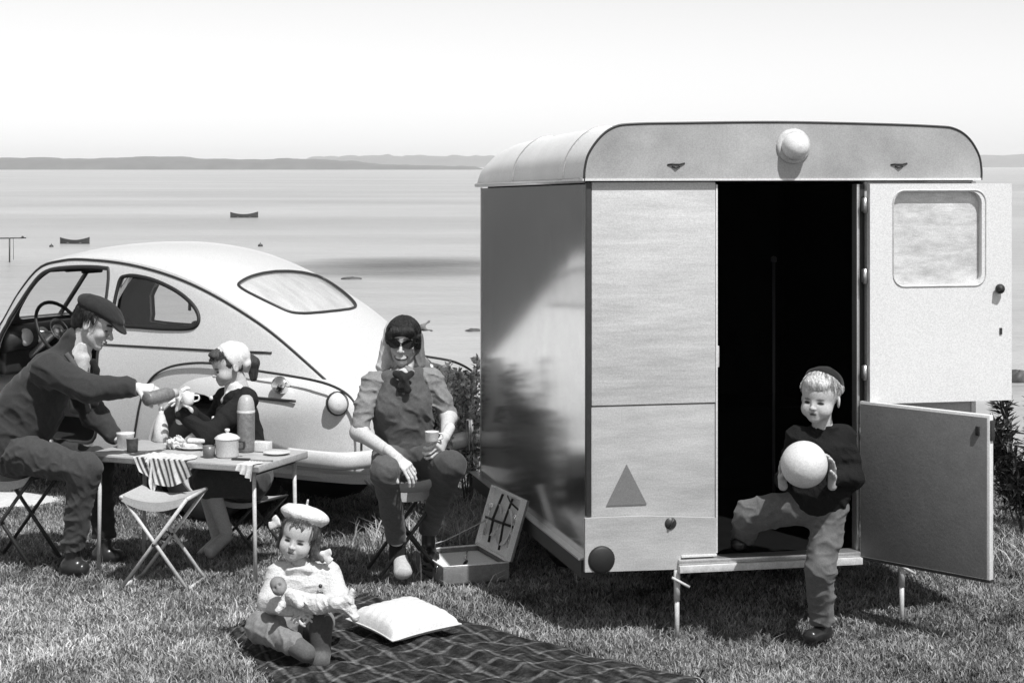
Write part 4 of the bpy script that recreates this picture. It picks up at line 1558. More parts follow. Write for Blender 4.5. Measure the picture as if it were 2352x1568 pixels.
    K = Sdf(.02)
    K.ell(F(-.018, 0, .078), np.array((.116, .098, .052)) * F.k, F, c=.022)
    K.ell(F(.05, 0, .072), np.array((.085, .085, .036)) * F.k, Frame(F.c, F.d(1, 0, -.25), F.u), c=.022)
    K.ell(F(.112, 0, .040), np.array((.058, .066, .012)) * F.k, Frame(F.c, F.d(1, 0, -.45), F.u), c=.015, k=.012)
    K.fold(.002, 60, [(1, 0, .3), (0, 1, .2)], 2)
    sobj('cap', K.build(.004), M_FAB, t)
    return wrR
MAN_WR = man()

# ---------------------------------------------------------------- girl in a white kerchief at the far side of the table
def kerchief_girl():
    t = person('girl in white kerchief and dark cardigan seated behind the picnic table', (P(575, 1100, 10.15).x, 10.15, 0))
    pel, che, nek = P(572, 1085, 10.17), P(545, 952, 10.14), P(541, 894, 10.13)
    shL, shR = P(566, 918, 9.99), P(518, 915, 10.28)
    elL, wrL = P(478, 1000, 9.84), P(412, 946, 9.86)
    elR, wrR = P(480, 985, 10.22), P(436, 945, 10.02)
    hpL, hpR = P(575, 1098, 10.05), P(570, 1095, 10.28)
    knL, knR = P(480, 1105, 9.86), P(470, 1100, 10.1)
    anL, anR = P(520, 1222, 10.02), P(500, 1235, 10.2)
    sd = (-.25, 1, 0)
    F = Frame(P(527, 838, 10.12), (-.90, -.38, -.20), (-.12, 0, 1), .98)
    B = Sdf(.03)
    B.ecap(pel, che, sd, (.12, .09), (.12, .085)).cap(che, nek, .07, .045).cap(nek, F(-.03, 0, -.1), .044)
    B.chain([shL, elL, wrL], (.036, .03, .022)).chain([shR, elR, wrR], (.036, .03, .022))
    B.chain([hpL, knL, anL], (.07, .05, .034), c=.5).chain([hpR, knR, anR], (.07, .05, .034), c=.5)
    hd = head(F, .48, kid=True, brow=.08, eye='down', neck=.044, nose=.8)
    h1 = hand(wrL, (-.1, .05, 1), (.9, .45, .1), 1, (.7, .7, .7, .7), .88, .6)
    h2 = hand(wrR, (-.3, -.6, .6), (0, .3, -.5), -1, (.6, .6, .6, .6), .88, .6)
    sobj('body', [B.build(.008), hd.build(.0024), h1.build(.0032), h2.build(.0032)], M_SKIN, t)
    J = Sdf(.03)
    J.ecap(pel, che, sd, (.15, .125), (.145, .115), c=.018).ecap(che, nek + V(0, 0, -.03), sd, (.14, .11), (.10, .07), c=.018)
    J.cap(shL, shR, .06, c=.018)
    J.chain([shL, elL, wrL + (elL - wrL) * .12], (.062, .052, .040), c=.018).chain([shR, elR, wrR + (elR - wrR) * .12], (.06, .05, .04), c=.018)
    J.cap(nek + V(-.02, -.02, -.02), nek + V(-.03, -.03, .1), .045, .06, mode='s', k=.006)
    J.fold(.005, 40, [(1, .3, .6), (.2, .5, 1)], 8)
    jk = sobj('cardigan', J.build(.006), M_KNIT, t)
    for q in (P(485, 914, 10.0), P(490, 960, 9.995)):
        mb = MB(); mb.lathe([(0, .008), (.010, .006), (.012, 0)], q, (-.5, -.85, .1), 10); obj('button', mb, M_WHITE, jk)
    C = Sdf(.01)
    C.ecap(nek + V(-.03, -.05, -.045), nek + V(.045, -.055, -.005), (0, .5, 1), (.03, .022), (.034, .022), c=.62)
    C.ecap(nek + V(-.06, -.02, -.06), nek + V(-.03, -.05, -.03), (0, .5, 1), (.02, .02), (.03, .02), c=.62)
    C.cap(nek + V(0, 0, -.03), nek + V(-.004, 0, .012), .062, .056, c=.62)
    sobj('blouse_collar', C.build(.004), M_FAB, t)
    H = Sdf(.012)
    H.ell(F(-.014, 0, .030), np.array((.106, .084, .092)) * F.k, F, c=.05)
    H.ell(F(.055, 0, .065), np.array((.055, .06, .04)) * F.k, F, c=.06)
    H.plane(F(.062, 0, .03), F.d(.9, 0, -.75))
    H.plane(F(0, 0, -.05), F.d(.3, 0, -1))
    H.ell(F(-.02, .08, -.02), np.array((.03, .04, .03)) * F.k, F, mode='s', k=.006)
    H.cap(F(-.105, 0, .02), F(-.13, .01, -.02), .03, .036, c=.03)
    H.cap(F(-.13, .01, -.02), F(-.115, .015, -.1), .036, .022, c=.03)
    H.fold(.0016, 220, [(1, .4, .3), (.3, 1, .4)], 4)
    hr = sobj('hair', H.build(.004), M_HAIR, t)
    strands(F, hr, 160, lambda a: 8, .05, 2, az=(-58, 58), top=24)
    K = Sdf(.012)
    K.ell(F(-.02, 0, .040), np.array((.108, .089, .089)) * F.k, F, c=.64)
    K.cap(F(-.08, .03, -.01), F(-.095, 0, -.05), .035, .025, c=.64)
    K.plane(F(.035, 0, .06), F.d(1, 0, -.55))
    K.plane(F(-.05, 0, -.045), F.d(.55, 0, -1))
    K.fold(.0025, 60, [(1, .3, .6)], 5)
    sobj('kerchief', K.build(.004), M_FAB, t)
    S = Sdf(.03)
    S.ecap(pel, P(560, 1110, 10.15), sd, (.16, .14), (.16, .13), c=.06)
    S.chain([hpL, knL], (.11, .09), c=.06).chain([hpR, knR], (.11, .09), c=.06)
    S.fold(.006, 36, [(1, 0, .5), (0, 1, 1)], 9)
    sobj('skirt', S.build(.008), M_FAB, t)
    for a in (anL, anR):
        S = Sdf(.02)
        S.ecap(a + V(.0, 0, -.02), a + V(-.07, -.12, -.08), (0, 0, 1), (.036, .036), (.038, .032), c=.35)
        sobj('shoe', S.build(.006), M_SHOE, t)
    return wrL
kerchief_girl()

# ---------------------------------------------------------------- woman in sunglasses
def woman():
    t = person('smiling woman in dark sunglasses and waistcoat seated on a stool by the car', (P(925, 1100, 9.42).x, 9.42, 0))
    pel, che, nek = P(932, 1045, 9.47), P(925, 915, 9.44), P(926, 862, 9.44)
    shR, shL = P(857, 880, 9.42), P(992, 870, 9.46)
    elR, wrR = P(824, 992, 9.34), P(908, 1048, 9.10)
    elL, wrL = P(1030, 958, 9.44), P(1024, 1000, 9.20)
    hpR, hpL = P(897, 1058, 9.45), P(968, 1056, 9.47)
    knR, anR = P(884, 1082, 9.06), P(913, 1248, 9.40)
    knL, anL = P(1036, 1070, 9.10), P(984, 1216, 9.58)
    toR, toL = P(926, 1316, 9.30), P(990, 1282, 9.46)
    sd = (1, .06, 0)
    F = Frame(P(927, 783, 9.46), (-.08, -.98, -.10), (.05, 0, 1), 1.0)
    B = Sdf(.03)
    B.ecap(pel, che, sd, (.13, .09), (.125, .09)).cap(che, nek, .07, .048).cap(nek, F(-.03, 0, -.1), .047)
    B.chain([shR, elR, wrR], (.042, .041, .027), c=.5).chain([shL, elL, wrL], (.042, .040, .027), c=.5)
    B.chain([hpR, knR, anR], (.075, .05, .036)).chain([hpL, knL, anL], (.075, .05, .036))
    hd = head(F, .46, brow=.03, eye='none', mouth='smile', neck=.047)
    h1 = hand(wrR, (.75, -.25, -.6), (-.2, .5, -.8), -1, (.45, .5, .5, .55), .98, .55)
    h2 = hand(wrL, (-.35, -.55, -.65), (-.8, .3, -.3), 1, (.7, .8, .8, .8), .98, .55, thumb_in=.5)
    sobj('body', [B.build(.0075), hd.build(.0024), h1.build(.003), h2.build(.003)], M_SKIN, t)
    S = Sdf(.03)
    S.ecap(P(928, 1010, 9.46), che, sd, (.145, .105), (.15, .105), c=.22).cap(shR, shL, .056, c=.22)
    S.chain([shR, P(838, 930, 9.38), elR + V(.01, 0, .015)], (.054, .050, .046), c=.22).chain([shL, P(1014, 915, 9.45), elL + V(0, 0, .01)], (.054, .049, .044), c=.2)  # left sleeve a touch darker, its shade put into the colour
    S.cap(nek + V(0, 0, -.03), nek + V(0, 0, .01), .062, .056, c=.22)
    S.cap(nek + V(0, -.06, -.02), nek + V(0, -.09, .09), .03, .06, mode='s', k=.006)
    S.plane(elR + V(-.0, 0, -.012), (.2, -.1, -1))
    S.fold(.0055, 62, [(1, .2, .9), (.3, 0, 1), (-.6, 0, 1)], 11)
    sh = sobj('shirt', S.build(.006), M_FAB, t)
    W_ = Sdf(.03)
    W_.ecap(P(930, 1022, 9.46), P(927, 965, 9.45), sd, (.150, .118), (.152, .124), c=.085).ecap(P(927, 965, 9.45), P(926, 905, 9.44), sd, (.152, .124), (.142, .112), c=.085)
    W_.cap(P(895, 872, 9.42), P(892, 915, 9.40), .055, .06, c=.085).cap(P(958, 868, 9.44), P(962, 910, 9.42), .055, .06, c=.085)
    for q in (P(893, 940, 9.36), P(962, 936, 9.38)):
        W_.ell(q, (.062, .06, .06), c=.085, k=.04)
    W_.cap(P(926, 900, 9.33), P(926, 830, 9.33), .022, .075, mode='s', k=.01)
    W_.fold(.0045, 48, [(1, .2, .8), (-.7, 0, 1)], 13)
    sobj('waistcoat', W_.build(.0055), M_FAB, t)
    N = Sdf(.012)
    for a, b, r1, r2 in (((922, 860, 9.33), (933, 866, 9.32), .02, .018), ((925, 870, 9.315), (910, 858, 9.34), .016, .018), ((930, 870, 9.315), (944, 858, 9.34), .016, .018), ((928, 866, 9.315), (936, 896, 9.31), .014, .02), ((925, 866, 9.315), (921, 888, 9.315), .014, .017)):
        N.cap(P(*a), P(*b), r1, r2, c=.018)
    N.fold(.003, 70, [(1, .2, .8)], 3)
    sobj('neck_scarf', N.build(.005), M_FAB, t)
    U = Sdf(.04)
    U.chain([hpR, knR, anR], (.098, .066, .05), c=.09).chain([hpL, knL, anL], (.098, .067, .051), c=.06)  # left leg darker: shade from the caravan put into the colour
    U.ecap(P(932, 1060, 9.47), P(931, 1025, 9.46), sd, (.16, .125), (.148, .115), c=.08)
    U.k = .07
    U.plane(anR + V(0, 0, .01), (0, 0, -1))
    U.fold(.0042, 40, [(1, .3, .7), (.4, 0, 1)], 18)
    sobj('trousers', U.build(.0065), M_FAB, t)
    O = Sdf(.02)
    O.cap(anR + V(0, 0, .0), anR + V(0, 0, -.07), .042, .045, c=.012)
    sobj('sock', O.build(.006), M_FAB, t)
    S = Sdf(.02)
    S.ecap(P(917, 1270, 9.44), toR + V(.0, -.01, .006), (1, 0, 0), (.032, .036), (.047, .036), c=.42)
    S.plane((0, 0, toR.z - .032), (0, 0, -1))
    sobj('shoe', S.build(.005), M_FAB, t)
    sobj('shoe', shoe(Sdf(.02), anL, toL, .95, .02).build(.006), M_SHOE, t)
    H = Sdf(.012)
    H.ell(F(-.012, 0, .040), np.array((.108, .088, .09)) * F.k, F, c=.012)
    H.cap(F(.03, .075, .03), F(.01, .080, -.025), .020, .014, c=.012).cap(F(.03, -.072, .04), F(.01, -.078, -.01), .02, .016, c=.012)
    H.cap(F(.075, .04, .065), F(.078, -.04, .062), .024, c=.012)
    H.ell(F(.10, 0, -.026), np.array((.07, .066, .068)) * F.k, F, mode='s', k=.008)
    H.fold(.0016, 220, [(1, .1, .5), (.8, 0, -.6)], 6)
    hr = sobj('hair', H.build(.004), M_HAIR, t)
    strands(F, hr, 420, lambda a: 24 if abs(a) < 55 else 6, .012, 3, rad=(.108, .088, .091), c0=(-.012, 0, .040), az=(-80, 80), flick=.004)
    K = Sdf(.02)
    K.ell(F(-.05, -.02, .03), np.array((.082, .088, .09)) * F.k, F, c=.5)
    K.cap(F(-.012, -.078, .05), F(.0, -.098, -.135), .026, .040, c=.5)
    K.cap(F(-.06, 0, -.06), F(-.05, 0, -.12), .07, .075, c=.4)
    K.cap(F(-.02, .078, .03), F(-.01, .086, -.12), .018, .030, c=.16)
    K.cap(F(-.05, .085, .07), F(-.08, .125, .10), .012, .004, c=.2).cap(F(-.05, .085, .06), F(-.06, .14, .05), .01, .004, c=.2)
    K.fold(.003, 60, [(1, .2, .6)], 9)
    sobj('headscarf', K.build(.0045), M_FAB, t)
    G = MB()
    for y in (1, -1):
        lens = [F(.098 - .012 * abs(math.cos(a)) * (1 if math.cos(a) * y > 0 else .2), y * .035 + .032 * math.cos(a), .002 + (.0225 if math.sin(a) > 0 else .023) * math.sin(a) + (.006 if math.cos(a) * y > .3 and math.sin(a) > -.3 else 0)) for a in np.linspace(0, 2 * math.pi, 19)[:-1]]
        G.prism(lens, F.d(.004, 0, 0), F.d(-.006, 0, 0))
        G.tube([F(.09, y * .062, .008), F(.04, y * .08, .006), F(-.01, y * .082, 0)], .0035, 6)
    G.tube([F(.1, .012, .006), F(.104, 0, .008), F(.1, -.012, .006)], .004, 6)
    obj('sunglasses', G, M_SHOE2, t, world=True)
    return wrL
M_SHOE2 = mat('black_lenses', .006, .12, var=.1, scale=10, spec=.6)
woman()

# ---------------------------------------------------------------- small girl on the rug
def toddler():
    t = person('small girl in white beret and knitted coat sitting on the rug holding a doll', (P(695, 1440, 8.0).x, 8.0, 0))
    pel, che, nek = P(697, 1430, 8.1), P(692, 1335, 8.06), P(690, 1300, 8.05)
    shR, shL = P(640, 1322, 8.04), P(752, 1316, 8.08)
    elR, wrR = P(620, 1382, 7.97), P(676, 1400, 7.80)
    elL, wrL = P(778, 1376, 8.0), P(722, 1398, 7.80)
    hpR, hpL = P(672, 1440, 8.06), P(716, 1436, 8.06)
    knR, anR = P(600, 1440, 7.93), P(672, 1478, 7.74)
    knL, anL = P(738, 1426, 7.82), P(735, 1492, 7.80)
    sd = (1, 0, 0)
    F = Frame(P(688, 1228, 8.03), (-.16, -.98, .0), (.24, 0, .97), .96)
    sk = .47
    B = Sdf(.025)
    B.ecap(pel, che, sd, (.09, .075), (.085, .065)).cap(che, nek, .05, .036).cap(nek, F(-.03, 0, -.1), .037)
    B.chain([shR, elR, wrR], (.028, .024, .019)).chain([shL, elL, wrL], (.028, .024, .019))
    B.chain([hpR, knR, anR], (.05, .04, .028)).chain([hpL, knL, anL], (.05, .04, .028))
    hd = head(F, sk, kid=True, brow=.15, eye='squint', mouth='pout', nose=.55, lip=.75, neck=.042, ears=False)
    h1 = hand(wrR, (.9, -.3, -.1), (0, .6, -.6), -1, (.5, .5, .5, .5), .62, sk)
    h2 = hand(wrL, (-.9, -.3, -.1), (0, .6, -.6), 1, (.5, .5, .5, .5), .62, sk)
    sobj('body', [B.build(.007), hd.build(.0022), h1.build(.0024), h2.build(.0024)], M_SKIN, t)
    J = Sdf(.025)
    J.ecap(P(697, 1408, 8.08), che, sd, (.130, .105), (.118, .09), c=.54).ecap(che, nek + V(0, 0, -.01), sd, (.112, .085), (.07, .06), c=.54)
    J.cap(shR, shL, .05, c=.54)
    J.chain([shR, elR, wrR + (elR - wrR) * .1], (.056, .05, .036), c=.54).chain([shL, elL, wrL + (elL - wrL) * .1], (.056, .05, .036), c=.54)
    J.ecap(nek + V(-.045, -.045, -.012), nek + V(.045, -.045, -.012), (0, 1, -.6), (.03, .016), (.03, .016), c=.58, k=.01)
    J.cap(nek + V(0, -.01, .0), nek + V(0, -.03, .08), .036, .05, mode='s', k=.006)
    J.fold(.0028, 70, [(.15, 0, 1), (-.2, .1, 1)], 21)
    jk = sobj('coat', J.build(.005), M_KNIT, t)
    for q in (P(736, 1345, 7.975), P(738, 1362, 7.97), P(740, 1388, 7.965)):
        mb = MB(); mb.lathe([(0, .006), (.008, .004), (.009, 0)], q, (.1, -1, .1), 10); obj('button', mb, M_DARKM, jk)
    U = Sdf(.03)
    U.chain([hpR, knR, anR], (.078, .064, .05), c=.2).chain([hpL, knL], (.075, .058), c=.2)
    U.ecap(P(697, 1445, 8.1), P(697, 1420, 8.1), sd, (.12, .10), (.11, .09), c=.2)
    U.fold(.0045, 55, [(1, 0, .6), (.2, .6, 1)], 23)
    sobj('trousers', U.build(.0055), M_FAB, t)
    S = Sdf(.02)
    S.cap(knL + V(0, -.012, .0), anL, .052, .044, c=.06).ecap(anL + V(0, .01, -.02), anL + V(.002, -.05, -.035), sd, (.042, .04), (.045, .036), c=.10)
    S.plane((0, 0, .02), (0, 0, -1))
    sobj('boot', S.build(.005), M_FAB, t)
    S = Sdf(.02)
    S.cap(anR, anR + V(.06, -.03, -.03), .045, .04, c=.10)
    sobj('boot', S.build(.005), M_FAB, t)
    H = Sdf(.014)
    H.ell(F(-.014, 0, .030), np.array((.104, .084, .086)) * F.k, F, c=.06)
    H.cap(F(.0, .074, .01), F(-.005, .085, -.085), .024, .017, c=.06).cap(F(.0, -.074, .01), F(-.005, -.083, -.075), .02, .012, c=.06)
    H.cap(F(-.005, .085, -.05), F(.0, .13, -.085), .018, .010, c=.08)
    H.ell(F(.10, 0, -.03), np.array((.085, .068, .085)) * F.k, F, mode='s', k=.01)
    H.cap(F(.084, .028, .055), F(.086, .022, .028), .006, .0025, c=.16).cap(F(.084, -.024, .055), F(.087, -.030, .026), .006, .0025, c=.16).cap(F(.086, .002, .055), F(.089, -.004, .034), .006, .0025, c=.18)
    H.fold(.0016, 220, [(1, .1, .4), (.7, .7, 0)], 7)
    hr = sobj('hair', H.build(.0035), M_HAIR, t)
    strands(F, hr, 360, lambda a: 24 if abs(a) < 48 else -42, .08, 4, az=(-125, 125), top=40)
    K = Sdf(.012)
    BF = Frame(F.c, F.d(1, 0, .18), F.d(-.18, 0, 1))
    K.ell(F(-.026, -.004, .088), np.array((.106, .114, .045)) * F.k, BF, c=.62)
    K.ell(F(-.014, 0, .064), np.array((.088, .086, .026)) * F.k, BF, c=.6)
    K.cap(F(-.008, -.0, .12), F(-.002, .0, .162), .005, .006, c=.62)
    K.fold(.002, 50, [(1, .3, .2)], 3)
    sobj('beret', K.build(.004), M_KNIT, t)
    for sg, q in ((-1, F(.01, -.095, .028)), (1, F(.0, .12, -.055))):
        R_ = Sdf(.006)
        R_.ecap(q, q + F.d(.0, sg * .045, -.022), F.d(0, .3, 1), (.010, .006), (.019, .006), c=.62)
        R_.ecap(q, q + F.d(.0, sg * .035, .020), F.d(0, .3, 1), (.010, .006), (.015, .006), c=.62)
        R_.ell(q, .011, c=.62)
        sobj('hair_ribbon', R_.build(.003), M_FAB, t)
toddler()

# ---------------------------------------------------------------- boy with a ball
def boy():
    t = person('boy in dark sweater holding a white ball, one foot on the caravan step', (P(1888, 1470, 8.25).x, 8.25, -.04))
    pel, che, nek = P(1884, 1150, 8.32), P(1885, 1034, 8.3), P(1889, 976, 8.29)
    shR, shL = P(1833, 1008, 8.26), P(1938, 1004, 8.34)
    elR, wrR = P(1806, 1100, 8.32), P(1797, 1098, 8.13)
    elL, wrL = P(1960, 1096, 8.30), P(1912, 1098, 8.11)
    hpL, hpR = P(1906, 1160, 8.33), P(1862, 1160, 8.32)
    knL, anL = P(1886, 1305, 8.25), P(1888, 1428, 8.32)
    knR, anR = P(1722, 1182, 8.46), P(1706, 1238, 8.66)
    toL, toR = P(1853, 1463, 8.24), P(1690, 1252, 8.58)
    sd = (.98, .2, 0)
    F = Frame(P(1885, 912, 8.25), (-.50, -.86, .02), (.06, 0, 1), 1.02)
    sk = .44
    B = Sdf(.025)
    B.ecap(pel, che, sd, (.10, .075), (.10, .07)).cap(che, nek, .055, .038).cap(nek, F(-.03, 0, -.1), .038)
    B.chain([shR, elR, wrR], (.032, .027, .02)).chain([shL, elL, wrL], (.032, .027, .02))
    B.chain([hpL, knL, anL], (.055, .042, .03)).chain([hpR, knR, anR], (.055, .042, .03))
    hd = head(F, sk, kid=True, brow=.16, eye='squint', mouth='open', nose=.62, neck=.042, lip=.75)
    h1 = hand(wrR, (-.12, -.30, .95), (.9, -.45, .1), -1, (.3, .3, .3, .3), .76, sk * .9)
    h2 = hand(wrL, (-.05, -.35, .95), (-.95, -.35, .1), 1, (.35, .4, .4, .4), .76, sk)
    sobj('body', [B.build(.007), hd.build(.0022), h1.build(.0026), h2.build(.0026)], M_SKIN, t)
    J = Sdf(.03)
    J.ecap(P(1884, 1128, 8.32), che, sd, (.132, .112), (.128, .095), c=.012).ecap(P(1884, 1148, 8.325), P(1884, 1120, 8.32), sd, (.130, .112), (.132, .112), c=.012).ecap(che, nek + V(0, 0, -.02), sd, (.12, .085), (.06, .055), c=.012)
    J.cap(shR, shL, .052, c=.012)
    J.chain([shR, elR, wrR + (elR - wrR) * .15], (.055, .046, .035), c=.012).chain([shL, elL, wrL + (elL - wrL) * .1], (.055, .046, .036), c=.012)
    J.cap(nek + V(0, 0, .0), nek + V(-.01, -.02, .07), .044, .06, mode='s', k=.005)
    J.fold(.005, 46, [(1, 0, .6), (.3, 0, 1)], 31)
    sobj('sweater', J.build(.0055), M_KNIT, t)
    C = Sdf(.008)
    C.cap(nek + V(0, 0, -.012), nek + V(-.002, -.003, .012), .046, .045, c=.6)
    sobj('shirt_collar', C.build(.0035), M_FAB, t)
    U = Sdf(.03)
    U.chain([hpL, knL, anL], (.085, .066, .054), c=.115).chain([hpR, knR, anR + V(0, 0, .02)], (.085, .07, .056), c=.115)
    U.ecap(P(1884, 1165, 8.33), P(1884, 1130, 8.32), sd, (.108, .09), (.10, .08), c=.115)
    U.plane(anL + V(0, 0, -.01), (0, 0, -1))
    U.fold(.007, 44, [(1, 0, .9), (.2, 0, 1), (-.8, 0, 1)], 33)
    sobj('trousers', U.build(.0055), M_FAB, t)
    for a, o in ((anL, toL), (anR, toR)):
        sobj('shoe', shoe(Sdf(.018), a, o, .86, .02).build(.0045), M_SHOE, t)
    H = Sdf(.012)
    H.ell(F(-.008, 0, .034), np.array((.104, .083, .086)) * F.k, F, c=.5)
    H.ell(F(.06, .0, .065), np.array((.045, .058, .035)) * F.k, F, c=.52)
    H.ell(F(.105, 0, -.035), np.array((.08, .075, .072)) * F.k, F, mode='s', k=.01)
    H.plane(F(0, 0, -.035), F.d(.35, 0, -1))
    H.ell(F(-.008, .08, -.02), np.array((.032, .04, .04)) * F.k, F, mode='s', k=.006)
    H.fold(.0018, 220, [(1, .3, .3), (.2, 1, .2)], 12)
    hr = sobj('hair', H.build(.0035), M_HAIR, t)
    strands(F, hr, 420, lambda a: 20 - 6 * math.sin(R(a * 3)) if abs(a) < 55 else 2, .42, 5, rad=(.106, .086, .089), az=(-120, 120), top=60, flick=.006)
    K = Sdf(.012)
    K.ell(F(-.03, 0, .062), np.array((.094, .087, .070)) * F.k, Frame(F.c, F.d(1, 0, .35), F.u), c=.012)
    K.plane(F(-.005, 0, .07), F.d(.8, 0, -.75))
    K.fold(.002, 50, [(1, .3, .2)], 3)
    sobj('cap', K.build(.004), M_FAB, t)
boy()
# ================================================================ picnic things
def onz(u, v, z):
    y = (CAM_H - z) * FPX / (v - HOR)
    return P(u, v, y)

def copy_tree(o, parent=None):
    c = o.copy()
    COL.objects.link(c)
    c.parent = parent
    for ch in o.children:
        copy_tree(ch, c)
    return c

# ---------------------------------------------------------------- folding stools
def make_stool():
    w, d, h = .34, .28, .46
    t = thing('folding_stool', 'x', 'stool', (0, 0, 0), 0, 'folding stools with crossed steel legs')
    for y in (-d / 2, d / 2):
        for sg in (1, -1):
            yy = y + (.008 if sg > 0 else -.008) * (1 if y > 0 else -1)
            mb = MB(); mb.tube([(-sg * w / 2, yy, .008), (sg * w / 2, yy, h)], .0095, 8)
            obj('leg', mb, M_STEEL, t)
        mb = MB(); mb.lathe([(0, -.02), (.008, -.02), (.008, .02), (0, .02)], (0, y, h / 2), (0, 1, 0), 8); obj('rivet', mb, M_DARKM, t)
    for sg in (1, -1):
        mb = MB(); mb.tube([(sg * w / 2, -d / 2, .010), (sg * w / 2, d / 2, .010)], .0095, 8); obj('foot_bar', mb, M_STEEL, t)
        mb = MB(); mb.tube([(sg * w / 2, -d / 2 - .01, h), (sg * w / 2, d / 2 + .01, h)], .011, 8); obj('seat_rail', mb, M_STEEL, t)
    mb = MB()
    def fn(i, j):
        x = -w / 2 + w * i
        return (x, (-d / 2 + d * j) * 1.04, h + .012 - .035 * (1 - (2 * i - 1) ** 2) - .012 * (1 - (2 * j - 1) ** 4) * (1 - (2 * i - 1) ** 2))
    mb.grid(fn, 14, 8)
    mb.grid(lambda i, j: tuple(Vector(fn(i, j)) - V(0, 0, .005)), 14, 8)
    obj('seat', mb, M_CANVAS, t)
    mb = MB(); mb.grid(lambda i, j: (fn(i, 0)[0], fn(i, 0)[1] - .002, fn(i, 0)[2] + .002 - .045 * j * (1 - .3 * (2 * i - 1) ** 2)), 14, 3)
    obj('seat_hem', mb, M_CANVAS, t)
    return t
st0 = make_stool()
spots = [((-1.755, 9.33), -9, (1, 1, 1), 'empty pale canvas folding stool in front of the picnic table'),
         ((-2.63, 9.82), -16, (1.08, 1.1, 1.06), 'folding stool under the man in the flat cap'),
         ((-.55, 9.53), 14, (1.05, 1, 1.04), 'folding stool under the woman in sunglasses'),
         ((-1.44, 10.17), -30, (.9, .9, .66), 'low folding stool under the girl behind the table')]
for i, ((x, y), a, sc, lab) in enumerate(spots):
    o = st0 if i == 0 else copy_tree(st0)
    o.location = (x, y, float(gh(x, y)))
    o.rotation_euler = (0, 0, R(a))
    o.scale = sc
    o['label'] = lab
    if i:
        for ch in o.children:                       # these three have dark frames
            if ch.name.split('.')[0] in ('leg', 'foot_bar', 'seat_rail'):
                ch.material_slots[0].link = 'OBJECT'
                ch.material_slots[0].material = M_DARKM

# ---------------------------------------------------------------- table
TZ = .615
TE1, TE2 = V(.927, -.375, 0), V(.375, .927, 0)
TC = V(-1.274, 9.27, 0) - TE1 * .51 + TE2 * .26
TA = math.atan2(TE1.y, TE1.x)
tb = thing('picnic_table', 'pale folding picnic table with thin steel legs set with food and flasks', 'table', TC, TA)
mb = MB(); mb.box((-.258, 0, TZ - .02), (.514, .52, .04), bev=.006); tp = obj('table_top', mb, M_WOOD, tb)
mb = MB(); mb.box((.258, 0, TZ - .0205), (.514, .52, .039), bev=.006); obj('table_top', mb, M_WOOD, tb)
mb = MB(); mb.box((0, -.2615, TZ - .022), (1.03, .004, .022)); obj('edge_strip', mb, M_TRIM, tp)
for x in (-.46, .46):
    for y in (-.21, .21):
        mb = MB(); mb.tube([(x, y, TZ - .04), (x * 1.02, y, -.01)], .0105, 8); lg = obj('leg', mb, M_STEEL, tb)
    mb = MB(); mb.tube([(x, -.21, TZ - .055), (x, .21, TZ - .055)], .009, 8); obj('leg_brace', mb, M_DARKM, tb)

def lat(name, prof, p, m, label, cat, n=24, group=None, ax=(0, 0, 1)):
    """one turned object standing at p"""
    mb = MB()
    mb.lathe(prof, (0, 0, 0), ax, n)
    o = obj(name, mb, m)
    o.location = p
    return tag(o, label, cat, group)

# standing vacuum flask
M_TARTAN = mat('flask_grey', .17, .4, var=.35, scale=60)
q = onz(565, 1037, TZ)
fl = thing('vacuum_flask', 'tall grey vacuum flask with pale shoulder standing on the table', 'flask', q)
mb = MB(); mb.lathe([(0, .001), (.040, .001), (.044, .006), (.046, .03), (.046, .205), (.0455, .208), (0, .208)], (0, 0, 0)); obj('body', mb, M_TARTAN, fl)
mb = MB(); mb.lathe([(.0468, .205), (.0475, .209), (.0475, .216), (.0465, .218)], (0, 0, 0)); obj('band', mb, M_WHITE, fl)
mb = MB(); mb.lathe([(.046, .215), (.045, .235), (.041, .262), (.033, .284), (.020, .296), (0, .299)], (0, 0, 0)); obj('cup_lid', mb, mat('flask_lid', .4, .3, var=.1, scale=20), fl)

# flask the man pours from
a, b = P(336, 917, 9.41), P(398, 903, 9.58)
pf = thing('pouring_flask', 'grey flask tipped in the hand of the man in the flat cap', 'flask', a)
ax = (b - a).normalized()
L = (b - a).length
mb = MB(); mb.lathe([(0, 0), (.030, .0), (.036, .006), (.037, L * .75), (.03, L * .9), (.022, L * .96)], (0, 0, 0), ax); obj('body', mb, M_TARTAN, pf)
mb = MB(); mb.lathe([(.023, L * .94), (.024, L * 1.1), (.019, L * 1.1), (.018, L * .96), (0, L * .96)], (0, 0, 0), ax); obj('neck', mb, M_STEEL, pf)
# cup the girl holds
cp = thing('cup', 'white cup held out by the girl in the white kerchief', 'cup', P(432, 930, 9.80))
mb = MB(); mb.lathe([(0, .002), (.024, .002), (.030, .012), (.034, .065), (.0315, .065), (.027, .014), (0, .008)], (0, 0, 0)); obj('bowl', mb, M_WHITE, cp)
mb = MB(); mb.tube(spline([(.032, 0, .052), (.055, 0, .05), (.056, 0, .028), (.029, 0, .018)], 5), .005, 6); obj('handle', mb, M_WHITE, cp)

